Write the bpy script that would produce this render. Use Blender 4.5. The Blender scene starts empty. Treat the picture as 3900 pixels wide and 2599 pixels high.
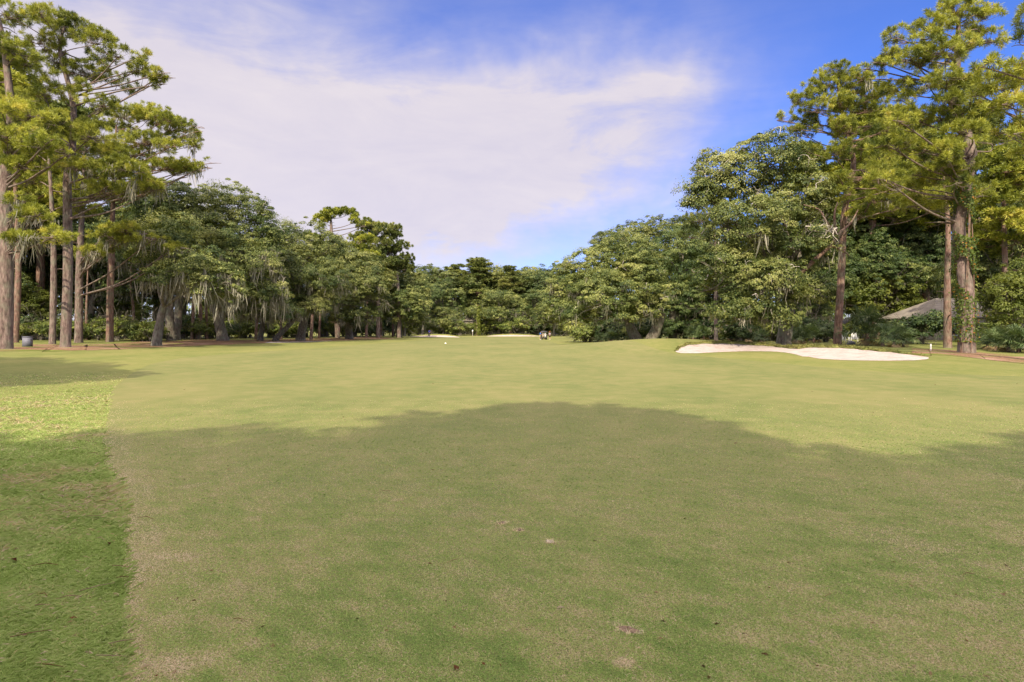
import bpy, math, random
import numpy as np
from mathutils import Vector, Matrix

# ------------------------------------------------------------------ camera frame numbers
F = 2300.0; CX = 1950.0; HY = 1258.0; CAMZ = 1.8      # focal in photo pixels, horizon row, eye height
SUN_EL = math.radians(43); SUN_DIR = np.array([0.17, 0.985])   # horizontal way the light travels
scene = bpy.context.scene
COL = scene.collection
random.seed(5)

def rng(seed): return np.random.default_rng(seed)
def nz(v, ax=-1): return v / np.maximum(np.linalg.norm(v, axis=ax, keepdims=True), 1e-9)
def wp(px, py, d): return np.array([(px-CX)*d/F, d, CAMZ-(py-HY)*d/F])

# ------------------------------------------------------------------ terrain
_ctrl = []
for X in (-14, 0, 14):
    for Y in (-50, -20, 0, 15, 30): _ctrl.append((X, Y, 0.0))
_ctrl += [(0,45,0),(0,60,-.02),(-10,45,.02),(8,45,.0),(0,90,-.12),(-3,110,-.22),(8,135,-.30),(-4,150,-.04),(-14,150,.05),(2,166,.22),
          (0,190,.35),(-45,190,.5),(45,190,.5),(0,260,.8),(150,250,1),(-150,250,1),(-60,40,.6),(60,40,.6),(-45,0,.2),(45,0,.2),
          (-90,110,.9),(90,110,.9),(-30,20,.1),(27,20,.08),(-150,20,.8),(150,20,.8),(0,-120,.1),(-120,-80,.3),(120,-80,.3)]
for px, py, d in [(22,1330,46),(250,1323,50),(200,1311,58),(300,1306,62),(418,1302,65),(595,1318,60),(690,1303,68),(850,1300,72),(1140,1298,87),
                  (1330,1292,105),(1520,1285,130),(3680,1345,42),(3190,1310,58),(2980,1319,56),(2725,1307,72),(2450,1298,82),(2560,1294,88),
                  (3610,1326,50),(3850,1380,33),(3400,1382,32),(2900,1350,42),(2570,1352,44),(2570,1299,53),(2730,1304,54.5),(2850,1310,55),
                  (2720,1334,51.5),(2870,1338,50),(3070,1322,48),(3250,1326,44.5),(3420,1338,41.5),(3200,1355,40),(3380,1362,37),(3555,1352,38),
                  (2200,1316,90),(2300,1311,80)]:
    p = wp(px, py, d); _ctrl.append((p[0], p[1], p[2]))
_C = np.array(_ctrl); _P = _C[:, :2]
def _phi(r2): return np.sqrt(r2 + 9.0)
_A = _phi(((_P[:, None]-_P[None])**2).sum(-1)); n_ = len(_P)
_M = np.zeros((n_+1, n_+1)); _M[:n_, :n_] = _A - 0.15*np.eye(n_); _M[:n_, n_] = 1; _M[n_, :n_] = 1
_W = np.linalg.solve(_M, np.append(_C[:, 2], 0))
def T(x, y):
    x = np.asarray(x, float); y = np.asarray(y, float)
    sh = np.broadcast(x, y).shape
    q = np.stack([np.broadcast_to(x, sh).ravel(), np.broadcast_to(y, sh).ravel()], -1)
    out = np.empty(len(q))
    for i in range(0, len(q), 40000):
        k = q[i:i+40000]
        out[i:i+40000] = _phi(((k[:, None]-_P[None])**2).sum(-1)) @ _W[:n_] + _W[n_]
    out = np.clip(out, -1.0, 2.5)
    return out.reshape(sh)
def gp(px, py):
    """where the sight line of a photo pixel meets the ground"""
    d = np.concatenate([np.arange(2.5, 60, .1), np.arange(60, 240, .4)])
    zr = CAMZ-(py-HY)*d/F
    hit = np.where(zr <= T((px-CX)*d/F, d))[0]
    dd = d[hit[0]] if len(hit) else 230.0
    X = (px-CX)*dd/F
    return np.array([X, dd, float(T(X, dd))])
def ground(px, d):
    X = (px-CX)*d/F
    return np.array([X, d, float(T(X, d))])

# smooth random field in numpy
class Field:
    def __init__(self, seed, freq, dim=3, n=10):
        r = rng(seed); self.k = r.normal(size=(n, dim))*freq; self.p = r.uniform(0, 6.28, n); self.n = n
    def __call__(self, p): return np.sin(p @ self.k.T + self.p).sum(-1)/math.sqrt(self.n*.5)

# ------------------------------------------------------------------ mesh helpers
class MB:
    def __init__(self): self.ch = []; self.nv = 0
    def add(self, v, f, tint=None):
        v = np.asarray(v, float).reshape(-1, 3); f = np.asarray(f, int)
        if tint is None: tint = np.zeros(len(f))
        tint = np.broadcast_to(np.asarray(tint, float), (len(f),))
        self.ch.append((v, f+self.nv, tint)); self.nv += len(v)
    def box(self, lo, hi, tint=0, m=None):
        x0,y0,z0 = lo; x1,y1,z1 = hi
        v = np.array([(x0,y0,z0),(x1,y0,z0),(x1,y1,z0),(x0,y1,z0),(x0,y0,z1),(x1,y0,z1),(x1,y1,z1),(x0,y1,z1)], float)
        if m is not None: v = v @ m[:3,:3].T + m[:3,3]
        self.add(v, [(0,3,2,1),(4,5,6,7),(0,1,5,4),(1,2,6,5),(2,3,7,6),(3,0,4,7)], tint)
    def tube(self, pts, rad, sides=8, tint=0, cap=True, rough=0, seed=0):
        v, f = tube(pts, rad, sides, rough, seed); self.add(v, f, tint)
        if cap:
            n = len(v)//sides
            for k, rv in ((0, True), (n-1, False)):
                idx = [k*sides+j for j in range(sides)]
                self.add(v[idx], [list(range(sides))[::-1] if rv else list(range(sides))], tint)
    def build(self, name, mat, parent=None, origin=(0,0,0), smooth=False):
        me = bpy.data.meshes.new(name)
        if self.ch:
            V = np.concatenate([c[0] for c in self.ch]) - np.asarray(origin, float)
            L = np.concatenate([c[1].ravel() for c in self.ch])
            cnt = np.concatenate([np.full(len(c[1]), c[1].shape[1]) for c in self.ch])
            t = np.concatenate([c[2] for c in self.ch])
            st = np.concatenate([[0], np.cumsum(cnt)[:-1]])
            me.vertices.add(len(V)); me.vertices.foreach_set('co', V.astype(np.float32).ravel())
            me.loops.add(len(L)); me.loops.foreach_set('vertex_index', L.astype(np.int32))
            me.polygons.add(len(cnt)); me.polygons.foreach_set('loop_start', st.astype(np.int32))
            me.polygons.foreach_set('loop_total', cnt.astype(np.int32))
            if smooth: me.polygons.foreach_set('use_smooth', np.ones(len(cnt), bool))
            a = me.attributes.new('tint', 'FLOAT', 'FACE'); a.data.foreach_set('value', t.astype(np.float32))
            me.update(calc_edges=True); me.validate()
        if mat: me.materials.append(mat)
        o = bpy.data.objects.new(name, me); COL.objects.link(o)
        if parent is not None: o.parent = parent
        return o

def resample(pts, rad, n):
    pts = np.asarray(pts, float); rad = np.asarray(rad, float)
    if len(pts) < 3:
        t = np.linspace(0, 1, n)[:, None]; return pts[0]*(1-t)+pts[-1]*t, np.interp(t[:,0], [0,1], [rad[0], rad[-1]])
    P = np.vstack([2*pts[0]-pts[1], pts, 2*pts[-1]-pts[-2]])
    out = []; rr = []
    for u in np.linspace(0, len(pts)-1-1e-6, n):
        i = int(u); t = u-i; a,b,c,d = P[i],P[i+1],P[i+2],P[i+3]
        out.append(.5*((2*b)+(c-a)*t+(2*a-5*b+4*c-d)*t*t+(3*b-a-3*c+d)*t**3)); rr.append(rad[i]*(1-t)+rad[min(i+1,len(rad)-1)]*t)
    return np.array(out), np.array(rr)
def tube(pts, rad, sides=8, rough=0, seed=0):
    pts = np.asarray(pts, float); rad = np.asarray(rad, float); n = len(pts)
    tg = nz(np.gradient(pts, axis=0))
    ref = np.array([1., 0, 0]) if abs(tg[0][0]) < .8 else np.array([0, 1., 0])
    U = []; u = nz(np.cross(tg[0], ref))
    for k in range(n):
        u = nz(u - tg[k]*np.dot(u, tg[k])); U.append(u)
    U = np.array(U); W = np.cross(tg, U)
    a = np.linspace(0, 2*np.pi, sides, endpoint=False)
    R = rad[:, None]*np.ones(sides)
    if rough: R = R*(1+rough*rng(seed).normal(size=(n, sides)))
    v = pts[:, None]+R[..., None]*(np.cos(a)[None,:,None]*U[:,None]+np.sin(a)[None,:,None]*W[:,None])
    i = np.arange(n-1)[:, None]*sides; j = np.arange(sides)[None]; j2 = (j+1) % sides
    f = np.stack([i+j, i+j2, i+sides+j2, i+sides+j], -1).reshape(-1, 4)
    return v.reshape(-1, 3), f

def tag(o, label=None, cat=None, group=None, kind=None):
    if label: o['label'] = label
    if cat: o['category'] = cat
    if group: o['group'] = group
    if kind: o['kind'] = kind
    return o
def empty(name, loc, rz=0):
    o = bpy.data.objects.new(name, None); COL.objects.link(o)
    o.location = tuple(float(c) for c in loc); o.rotation_euler = (0, 0, rz); o.empty_display_size = .3
    return o
def copy_tree(o, parent=None):
    c = o.copy(); COL.objects.link(c)
    if parent is not None: c.parent = parent
    for ch in list(o.children): copy_tree(ch, c)
    return c

# ------------------------------------------------------------------ materials
def newmat(name):
    m = bpy.data.materials.new(name); m.use_nodes = True
    nt = m.node_tree; nt.nodes.clear()
    out = nt.nodes.new('ShaderNodeOutputMaterial')
    return m, nt, out
def N(nt, t, **kw):
    n = nt.nodes.new(t)
    for k, v in kw.items():
        if k.startswith('i_'): n.inputs[k[2:].replace('_', ' ')].default_value = v
        else: setattr(n, k, v)
    return n
def ramp(nt, fac, stops):
    r = nt.nodes.new('ShaderNodeValToRGB'); e = r.color_ramp.elements
    while len(e) > len(stops): e.remove(e[-1])
    while len(e) < len(stops): e.new(.5)
    for el, (p, c) in zip(e, stops): el.position = p; el.color = (*c, 1)
    nt.links.new(fac, r.inputs[0]); return r.outputs[0]
def mixc(nt, fac, a, b, mode='MIX'):
    m = nt.nodes.new('ShaderNodeMix'); m.data_type = 'RGBA'; m.blend_type = mode
    for s, v in ((m.inputs[0], fac), (m.inputs[6], a), (m.inputs[7], b)):
        if isinstance(v, (int, float)): s.default_value = v
        elif isinstance(v, tuple): s.default_value = (*v, 1)
        else: nt.links.new(v, s)
    return m.outputs[2]
def math_(nt, op, a, b=None, clamp=False):
    m = nt.nodes.new('ShaderNodeMath'); m.operation = op; m.use_clamp = clamp
    for s, v in zip(m.inputs, (a, b)):
        if v is None: continue
        if isinstance(v, (int, float)): s.default_value = v
        else: nt.links.new(v, s)
    return m.outputs[0]
def noise(nt, scale, detail=3, rough=.55, coord=None, stretch=None):
    n = nt.nodes.new('ShaderNodeTexNoise'); n.inputs['Scale'].default_value = scale
    n.inputs['Detail'].default_value = detail; n.inputs['Roughness'].default_value = rough
    if coord is None: coord = nt.nodes.new('ShaderNodeNewGeometry').outputs['Position']
    if stretch:
        mp = nt.nodes.new('ShaderNodeMapping'); mp.inputs['Scale'].default_value = stretch
        nt.links.new(coord, mp.inputs[0]); coord = mp.outputs[0]
    nt.links.new(coord, n.inputs['Vector']); return n.outputs['Fac']

def leaf_mat(name, stops, trans=.34, hue_obj=.12, spec=.3):
    m, nt, out = newmat(name)
    at = N(nt, 'ShaderNodeAttribute', attribute_name='tint')
    oi = nt.nodes.new('ShaderNodeObjectInfo')
    c = ramp(nt, at.outputs['Fac'], stops)
    v = math_(nt, 'ADD', math_(nt, 'MULTIPLY', oi.outputs['Random'], hue_obj*2), 1-hue_obj)
    hsv = nt.nodes.new('ShaderNodeHueSaturation'); nt.links.new(v, hsv.inputs['Value']); nt.links.new(c, hsv.inputs['Color'])
    p = N(nt, 'ShaderNodeBsdfPrincipled'); p.inputs['Roughness'].default_value = .5; p.inputs['Specular IOR Level'].default_value = spec
    t = nt.nodes.new('ShaderNodeBsdfTranslucent')
    tc = mixc(nt, 1.0, hsv.outputs[0], (1.15, 1.1, .6), 'MULTIPLY')
    nt.links.new(hsv.outputs[0], p.inputs['Base Color']); nt.links.new(tc, t.inputs[0])
    mx = nt.nodes.new('ShaderNodeMixShader'); mx.inputs[0].default_value = trans
    nt.links.new(p.outputs[0], mx.inputs[1]); nt.links.new(t.outputs[0], mx.inputs[2]); nt.links.new(mx.outputs[0], out.inputs[0])
    return m
def bark_mat(name, a, b, c, scale=6, mossy=0.0):
    m, nt, out = newmat(name)
    n1 = noise(nt, scale, 4, .65, stretch=(1, 1, .25)); n2 = noise(nt, scale*.25, 2)
    col = ramp(nt, n1, [(.32, a), (.5, b), (.68, c)])
    col = mixc(nt, math_(nt, 'MULTIPLY', math_(nt, 'SUBTRACT', n2, .45, True), 2.0+mossy, True), col, (.17, .19, .13))
    p = N(nt, 'ShaderNodeBsdfPrincipled'); p.inputs['Roughness'].default_value = .9; p.inputs['Specular IOR Level'].default_value = .15
    nt.links.new(col, p.inputs['Base Color'])
    bp = nt.nodes.new('ShaderNodeBump'); bp.inputs['Strength'].default_value = .9; bp.inputs['Distance'].default_value = .08
    nt.links.new(n1, bp.inputs['Height']); nt.links.new(bp.outputs[0], p.inputs['Normal']); nt.links.new(p.outputs[0], out.inputs[0])
    return m
def plain(name, col, rough=.6, spec=.3, var=.12, scale=9, metal=0):
    m, nt, out = newmat(name)
    n = noise(nt, scale, 3)
    lo = tuple(x*(1-var) for x in col); hi = tuple(x*(1+var) for x in col)
    c = ramp(nt, n, [(.3, lo), (.7, hi)])
    p = N(nt, 'ShaderNodeBsdfPrincipled'); p.inputs['Roughness'].default_value = rough; p.inputs['Specular IOR Level'].default_value = spec
    p.inputs['Metallic'].default_value = metal
    nt.links.new(c, p.inputs['Base Color']); nt.links.new(p.outputs[0], out.inputs[0]); return m

M = {}
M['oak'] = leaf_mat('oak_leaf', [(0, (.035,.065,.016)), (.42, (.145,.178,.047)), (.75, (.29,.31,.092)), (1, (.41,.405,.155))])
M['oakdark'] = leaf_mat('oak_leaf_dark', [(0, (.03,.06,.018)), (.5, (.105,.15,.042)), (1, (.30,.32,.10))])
M['lime'] = leaf_mat('lime_leaf', [(0, (.07,.10,.015)), (.5, (.15,.18,.03)), (1, (.26,.28,.06))], trans=.4)
M['pine'] = leaf_mat('pine_needle', [(0, (.07,.10,.016)), (.4, (.23,.255,.036)), (.75, (.40,.42,.065)), (1, (.48,.43,.09))], trans=.3)
M['pinefar'] = leaf_mat('far_needle', [(0, (.055,.085,.024)), (.5, (.16,.19,.05)), (1, (.34,.34,.10))], trans=.25)
M['shrub'] = leaf_mat('shrub_leaf', [(0, (.06,.095,.018)), (.5, (.16,.20,.04)), (1, (.34,.34,.09))], trans=.35)
M['palm'] = leaf_mat('palmetto_leaf', [(0, (.045,.08,.03)), (.6, (.105,.155,.055)), (.9, (.20,.235,.10)), (1, (.35,.25,.12))], trans=.2, spec=.4)
M['moss'] = leaf_mat('moss_strand', [(0, (.15,.15,.12)), (.5, (.24,.23,.18)), (1, (.36,.33,.26))], trans=.3, spec=.1)
M['pinebark'] = bark_mat('pine_bark', (.07,.046,.042), (.165,.118,.103), (.285,.215,.185), 7)
M['oakbark'] = bark_mat('oak_bark', (.07,.055,.045), (.16,.135,.11), (.28,.25,.20), 8, 1.0)
M['redbark'] = bark_mat('red_bark', (.09,.05,.04), (.19,.115,.09), (.30,.20,.16), 8)
M['deadwood'] = plain('dead_wood', (.42,.38,.33), .9, .1, .2)

def grass_surface(name, lo, mid, hi, straw, strawamt, near, sc=1.0):
    m, nt, out = newmat(name)
    g = nt.nodes.new('ShaderNodeNewGeometry').outputs['Position']
    big = noise(nt, .22*sc, 3, .6, g, (1, .45, 1)); mid_ = noise(nt, 1.3*sc, 4, .65, g); fin = noise(nt, 42, 3, .7, g); blade = noise(nt, 170, 2, .7, g)
    c = ramp(nt, math_(nt, 'ADD', math_(nt, 'MULTIPLY', big, .6), math_(nt, 'MULTIPLY', mid_, .4)), [(.34, lo), (.5, mid), (.66, hi)])
    s = math_(nt, 'MULTIPLY', math_(nt, 'SUBTRACT', math_(nt, 'ADD', math_(nt, 'MULTIPLY', mid_, .5), math_(nt, 'MULTIPLY', fin, .5)), .48, True), strawamt, True)
    c = mixc(nt, s, c, straw)
    k = math_(nt, 'ADD', math_(nt, 'MULTIPLY', math_(nt, 'ADD', fin, blade), near), 1-near)
    c = mixc(nt, 1.0, c, k, 'MULTIPLY')
    p = N(nt, 'ShaderNodeBsdfPrincipled'); p.inputs['Roughness'].default_value = .85; p.inputs['Specular IOR Level'].default_value = .12
    bp = nt.nodes.new('ShaderNodeBump'); bp.inputs['Strength'].default_value = .35; bp.inputs['Distance'].default_value = .02
    nt.links.new(math_(nt, 'ADD', fin, math_(nt, 'MULTIPLY', blade, .5)), bp.inputs['Height']); nt.links.new(bp.outputs[0], p.inputs['Normal'])
    nt.links.new(c, p.inputs['Base Color']); nt.links.new(p.outputs[0], out.inputs[0]); return m
M['fairway'] = grass_surface('fairway_turf', (.100,.122,.037), (.139,.147,.050), (.175,.166,.064), (.24,.19,.10), 1.6, .4)
M['rough'] = grass_surface('rough_turf', (.105,.128,.032), (.145,.155,.044), (.185,.176,.058), (.28,.23,.12), 1.4, .45, 1.4)
M['greenturf'] = grass_surface('green_turf', (.15,.16,.055), (.175,.175,.062), (.20,.19,.07), (.21,.19,.08), .6, .2)
M['lip'] = grass_surface('lip_turf', (.11,.135,.034), (.155,.165,.046), (.20,.19,.06), (.32,.24,.12), 2.5, .5, 3)
def straw_mat():
    m, nt, out = newmat('pine_straw')
    g = nt.nodes.new('ShaderNodeNewGeometry').outputs['Position']
    a = noise(nt, .5, 4, .65, g, (1, .6, 1)); b = noise(nt, 9, 4, .75, g); e = noise(nt, .33, 3, .7, g, (.6, 1, 1))
    c = ramp(nt, b, [(.3, (.075,.045,.03)), (.5, (.185,.108,.066)), (.7, (.31,.20,.13))])
    c = mixc(nt, math_(nt, 'MULTIPLY', math_(nt, 'SUBTRACT', a, .52, True), 6.0, True), c, (.30,.20,.15))
    c = mixc(nt, math_(nt, 'MULTIPLY', math_(nt, 'SUBTRACT', e, .51, True), 8.0, True), c, (.13,.155,.036))
    p = N(nt, 'ShaderNodeBsdfPrincipled'); p.inputs['Roughness'].default_value = .95; p.inputs['Specular IOR Level'].default_value = .05
    nt.links.new(c, p.inputs['Base Color']); nt.links.new(p.outputs[0], out.inputs[0]); return m
M['straw'] = straw_mat()
def sand_mat():
    m, nt, out = newmat('bunker_sand'); g = nt.nodes.new('ShaderNodeNewGeometry').outputs['Position']
    a = noise(nt, 1.1, 4, .6, g); b = noise(nt, 5.5, 4, .65, g); rk = noise(nt, 3.0, 2, .5, g, (1.2, .25, 1))
    c = ramp(nt, math_(nt, 'ADD', math_(nt, 'MULTIPLY', a, .5), math_(nt, 'MULTIPLY', b, .5)), [(.36, (.30,.235,.205)), (.5, (.40,.335,.31)), (.64, (.45,.385,.36))])
    p = N(nt, 'ShaderNodeBsdfPrincipled'); p.inputs['Roughness'].default_value = .95; p.inputs['Specular IOR Level'].default_value = .05
    bp = nt.nodes.new('ShaderNodeBump'); bp.inputs['Strength'].default_value = .8; bp.inputs['Distance'].default_value = .12
    nt.links.new(math_(nt, 'ADD', b, rk), bp.inputs['Height']); nt.links.new(bp.outputs[0], p.inputs['Normal']); nt.links.new(c, p.inputs['Base Color']); nt.links.new(p.outputs[0], out.inputs[0]); return m
M['sand'] = sand_mat()
M['path'] = plain('path_asphalt', (.26,.25,.26), .9, .1, .15, 3)

# ------------------------------------------------------------------ ground
def strip(name, left, right, nx, dz, mat, label=None):
    """sheet between two lists of ground points, laid on the terrain"""
    L = np.asarray(left, float)[:, :2]; R = np.asarray(right, float)[:, :2]
    t = np.linspace(0, 1, nx)[None, :, None]
    g = L[:, None]*(1-t)+R[:, None]*t
    z = T(g[..., 0], g[..., 1]) + (np.minimum(dz, .012+.3*np.minimum(t[..., 0], 1-t[..., 0])) if dz > .03 else dz)
    v = np.dstack([g, z]).reshape(-1, 3); n = len(L)
    i = np.arange(n-1)[:, None]*nx; j = np.arange(nx-1)[None]
    f = np.stack([i+j, i+j+1, i+nx+j+1, i+nx+j], -1).reshape(-1, 4)
    b = MB(); b.add(v, f); o = b.build(name, mat, smooth=True); o['kind'] = 'structure'
    if o.data.polygons[0].normal.z < 0: o.data.flip_normals()
    return o
def axis(*seg):
    out = []
    for a, b, s in seg: out.append(np.arange(a, b, s))
    return np.concatenate(out+[[seg[-1][1]]])
ys = axis((-140,-10,6),(-10,30,.8),(30,60,.4),(60,110,1),(110,200,2),(200,420,12),(420,3000,200))
xs = axis((-3000,-300,150),(-300,-60,8),(-60,-30,1.5),(-30,42,.6),(42,70,1.5),(70,300,8),(300,3000,150))
gx, gy = np.meshgrid(xs, ys); gz = T(gx, gy)
far = np.clip((np.hypot(gx, gy-60)-250)/400, 0, 1); gz = gz*(1-far)+.8*far
b = MB(); nxs = len(xs)
i = np.arange(len(ys)-1)[:, None]*nxs; j = np.arange(nxs-1)[None]
b.add(np.dstack([gx, gy, gz]).reshape(-1, 3), np.stack([i+j, i+j+1, i+nxs+j+1, i+nxs+j], -1).reshape(-1, 4))
o = b.build('ground', M['rough'], smooth=True); o['kind'] = 'structure'

# fairway edge curves (world)
EL = np.array([(-2.6,-30),(-1.2,-6),(-.9,0),(-1.6,2.2),(-1.99,3.09),(-2.54,3.97),(-3.38,5.23),(-4.6,7.0),(-5.67,8.4),(-7.1,10.56),(-8.85,13.3),(-11.5,17.1),(-13.3,20),(-16.4,26.4),
               (-19.0,32.1),(-20.1,37),(-20.3,45),(-18.6,57),(-17.2,75),(-16.2,95),(-15.5,120),(-15,145),(-14,152)])
ER = np.array([(30,-30),(30,0),(24,18),(19.5,23),(15.5,25.5),(13.9,36),(11,51.7),(8.9,67),(7.6,88),(6.5,110),(6,135),(6,152)])
yy = axis((-30,0,2),(0,30,.3),(30,152,1.2))
def edge(E, y): return np.interp(y, E[:, 1], E[:, 0])
# smooth the polyline corners
def smooth_edge(E, y):
    return np.mean([edge(E, y+k*np.clip(.02*np.abs(y)+.08, .1, 3)) for k in np.linspace(-2, 2, 9)], 0)
wob = Field(3, 1.6, 1, 6); wob2 = Field(4, .3, 1, 6)
def left_edge(y):
    y = np.asarray(y, float)
    return smooth_edge(EL, y)+.03*wob(y[..., None])+.12*wob2(y[..., None])*np.clip(y/20, 0, 1)
fl = np.stack([left_edge(yy), yy], -1); fr = np.stack([smooth_edge(ER, yy), yy], -1)
strip('fairway', fl, fr, 60, .012, M['fairway'])
strip('putting_green', [(-13,153),(-13,158),(-10,164),(-6,168)], [(7,153),(10,158),(10,164),(6,168)], 24, .02, M['greenturf'])

# pine straw beds and path
def px_line(pts): return np.array([gp(*p) for p in pts])
def offset(line, dx, dy): 
    l = line.copy(); l[:, 0] += dx; l[:, 1] += dy; return l
def densify(line, n):
    t = np.linspace(0, len(line)-1, n); k = np.arange(len(line))
    return np.stack([np.interp(t, k, line[:, c]) for c in range(3)], -1)
lb = densify(px_line([(-250,1347),(0,1340),(150,1341),(300,1336),(480,1331),(560,1326),(700,1320),(860,1313),(1000,1309),(1100,1306),(1240,1300),(1400,1295),(1520,1290)]), 70)
lb[:, 1] += .9*Field(8, .5, 1, 6)(np.arange(70)[:, None]*1.0)
lback = lb.copy(); lback[:, 0] -= 9; lback[:, 1] += 13
strip('pine_straw_bed', lb, lback, 26, .016, M['straw'])
rb = densify(px_line([(3470,1351),(3560,1353),(3640,1358),(3720,1365),(3820,1378),(3960,1392),(4150,1400)]), 40)
rb[:, 1] += .5*Field(9, .6, 1, 6)(np.arange(40)[:, None]*1.0)
strip('pine_straw_bed', rb, offset(rb, 6, 9), 20, .016, M['straw'])
pl = densify(px_line([(1000,1309),(1100,1306.5),(1180,1304),(1260,1300.5)]), 24)
strip('cart_path', offset(pl, -.2, 1.0), offset(pl, -.9, 3.6), 4, .022, M['path'])

# bunkers
def bk(u, v): return 2500+u/2.139, 1250+v/2.139
front = [(158,196),(200,206),(330,207),(480,198),(650,192),(800,190),(950,192),(1050,200),(1130,215),(1190,233),(1240,235),(1330,252),(1500,262),(1700,266),(1900,268),(2100,265),(2200,257),(2218,250)]
back = [(158,192),(185,165),(260,140),(400,130),(560,129),(700,136),(820,143),(920,150),(1010,160),(1090,171),(1160,172),(1220,163),(1350,162),(1500,165),(1640,175),(1780,190),(1950,206),(2216,240)]
fd = densify(np.array([np.append(bk(*q), 0) for q in front]), 90); bd = densify(np.array([np.append(bk(*q), 0) for q in back]), 90)
bd[:, 1] += .8*Field(15, 1.4, 1, 8)(np.arange(90)[:, None]*1.0)
fw = np.array([gp(q[0], q[1]) for q in fd]); bw = np.array([gp(q[0], q[1]) for q in bd])
bw[:, 1] = np.maximum(bw[:, 1], fw[:, 1]+.05)
strip('sand_bunker', fw, bw, 26, .035, M['sand'])
# grass lip along the back of the bunker
def lip(front_, seed):
    n = len(front_); dirv = np.array([.25, 1.0]); dirv /= np.linalg.norm(dirv)
    prof = [(-.06,.03),(.0,.12),(.12,.19),(.4,.19),(.9,.12),(1.6,.02)]
    r = rng(seed); base = front_[:, :2]; jit = .06*r.normal(size=n); env = np.sin(np.linspace(0, np.pi, n))**.35
    V = []
    for o_, h in prof:
        q = base+dirv*o_; z = T(q[:, 0], q[:, 1])+.01+(h+jit*(h > .05))*env; V.append(np.column_stack([q, z]))
    V = np.stack(V, 1); k = len(prof)
    i = np.arange(n-1)[:, None]*k; j = np.arange(k-1)[None]
    b = MB(); b.add(V.reshape(-1, 3), np.stack([i+j, i+k+j, i+k+j+1, i+j+1], -1).reshape(-1, 4))
    # ragged blades hanging over the sand
    m = 5200; a = r.uniform(0, n-1.001, m); ia = a.astype(int); t = (a-ia)[:, None]
    root = V[ia, 2]*(1-t)+V[ia+1, 2]*t; root = root+np.column_stack([r.normal(0,.05,m), r.normal(0,.15,m), r.normal(0,.02,m)])
    dr = nz(np.column_stack([r.normal(0,.5,m), r.normal(-.5,.5,m), r.uniform(-.6,.9,m)]))
    w = np.column_stack([np.full(m,.018), np.zeros(m), np.zeros(m)])
    v = np.stack([root-w, root+w, root+dr*r.uniform(.08,.2,(m,1))], 1); b.add(v.reshape(-1, 3), np.arange(3*m).reshape(-1, 3))
    o = b.build('turf_bank', M['lip']); o['kind'] = 'structure'
lip(bw, 3)
def far_bunker(pf, pb, d0, d1):
    f_ = densify(np.array([ground(p, d0) for p in pf]), 24); b_ = densify(np.array([ground(p, d1) for p in pb]), 24)
    b_[0] = f_[0]; b_[-1] = f_[-1]
    return f_, b_
def sand_mound(name, px0, px1, pyf, pyb, d, depth, seed):
    # a far bunker: a tilted sand face rising to a grass lip
    n = 30; t = np.linspace(0, 1, n); r = rng(seed)
    env = np.sin(np.pi*t)**.45
    X = (px0+(px1-px0)*t-CX)*d/F; zf = T(X, np.full(n, d))
    ztop = CAMZ-(pyb-HY)*(d+depth)/F
    b = MB(); k = 6; V = []
    for s in np.linspace(0, 1, k):
        V.append(np.column_stack([X, d+depth*s*env, T(X, d+depth*s*env)*(1-s*env)+(zf*(1-s*env)+np.maximum(ztop, zf)*s*env)*(s*env)+.03]))
    V = np.stack(V, 1); i = np.arange(n-1)[:, None]*k; j = np.arange(k-1)[None]
    b.add(V.reshape(-1, 3), np.stack([i+j, i+k+j, i+k+j+1, i+j+1], -1).reshape(-1, 4))
    o = b.build(name, M['sand'], smooth=True); o['kind'] = 'structure'
    g = MB(); top = V[:, -1]; prof = [(0,-.02),(.05,.22),(.5,.3),(2,.22),(5,-.4)]
    W_ = np.stack([top+np.array([0, a, h]) - np.array([0,0,.25])*(1-env[:,None]) for a, h in prof], 1); k = len(prof)
    i = np.arange(n-1)[:, None]*k; j = np.arange(k-1)[None]
    g.add(W_.reshape(-1, 3), np.stack([i+j, i+k+j, i+k+j+1, i+j+1], -1).reshape(-1, 4))
    o = g.build('turf_bank', M['lip'], smooth=True); o['kind'] = 'structure'
sand_mound('sand_bunker', 1560, 1752, 1291, 1278, 146, 5, 1)
sand_mound('sand_bunker', 1850, 2062, 1283, 1276.5, 160, 6, 2)

# ------------------------------------------------------------------ tree building
def leaves_quads(pos, nrm, tang, L, Wd, mb, tint):
    t = nz(tang - nrm*(tang*nrm).sum(-1, keepdims=True)); s = np.cross(nrm, t)
    L = L[:, None]; Wd = Wd[:, None]
    v = np.stack([pos-t*L*.5, pos+s*Wd*.5, pos+t*L*.5, pos-s*Wd*.5], 1)
    n = len(pos); mb.add(v.reshape(-1, 3), np.arange(4*n).reshape(-1, 4), tint)

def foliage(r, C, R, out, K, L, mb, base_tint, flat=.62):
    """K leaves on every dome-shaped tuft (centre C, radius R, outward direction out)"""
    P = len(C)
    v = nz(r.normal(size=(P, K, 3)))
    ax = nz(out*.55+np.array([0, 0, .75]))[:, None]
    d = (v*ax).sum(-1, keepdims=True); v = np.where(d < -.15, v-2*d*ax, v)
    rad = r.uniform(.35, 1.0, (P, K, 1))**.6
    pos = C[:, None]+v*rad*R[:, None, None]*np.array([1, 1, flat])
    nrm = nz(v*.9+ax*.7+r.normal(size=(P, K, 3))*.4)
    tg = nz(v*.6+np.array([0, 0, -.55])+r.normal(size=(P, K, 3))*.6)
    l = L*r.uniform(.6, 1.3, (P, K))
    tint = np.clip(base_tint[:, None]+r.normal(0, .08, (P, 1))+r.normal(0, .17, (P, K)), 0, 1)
    leaves_quads(pos.reshape(-1, 3), nrm.reshape(-1, 3), tg.reshape(-1, 3), l.ravel(), l.ravel()*.55, mb, tint.ravel())

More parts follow.
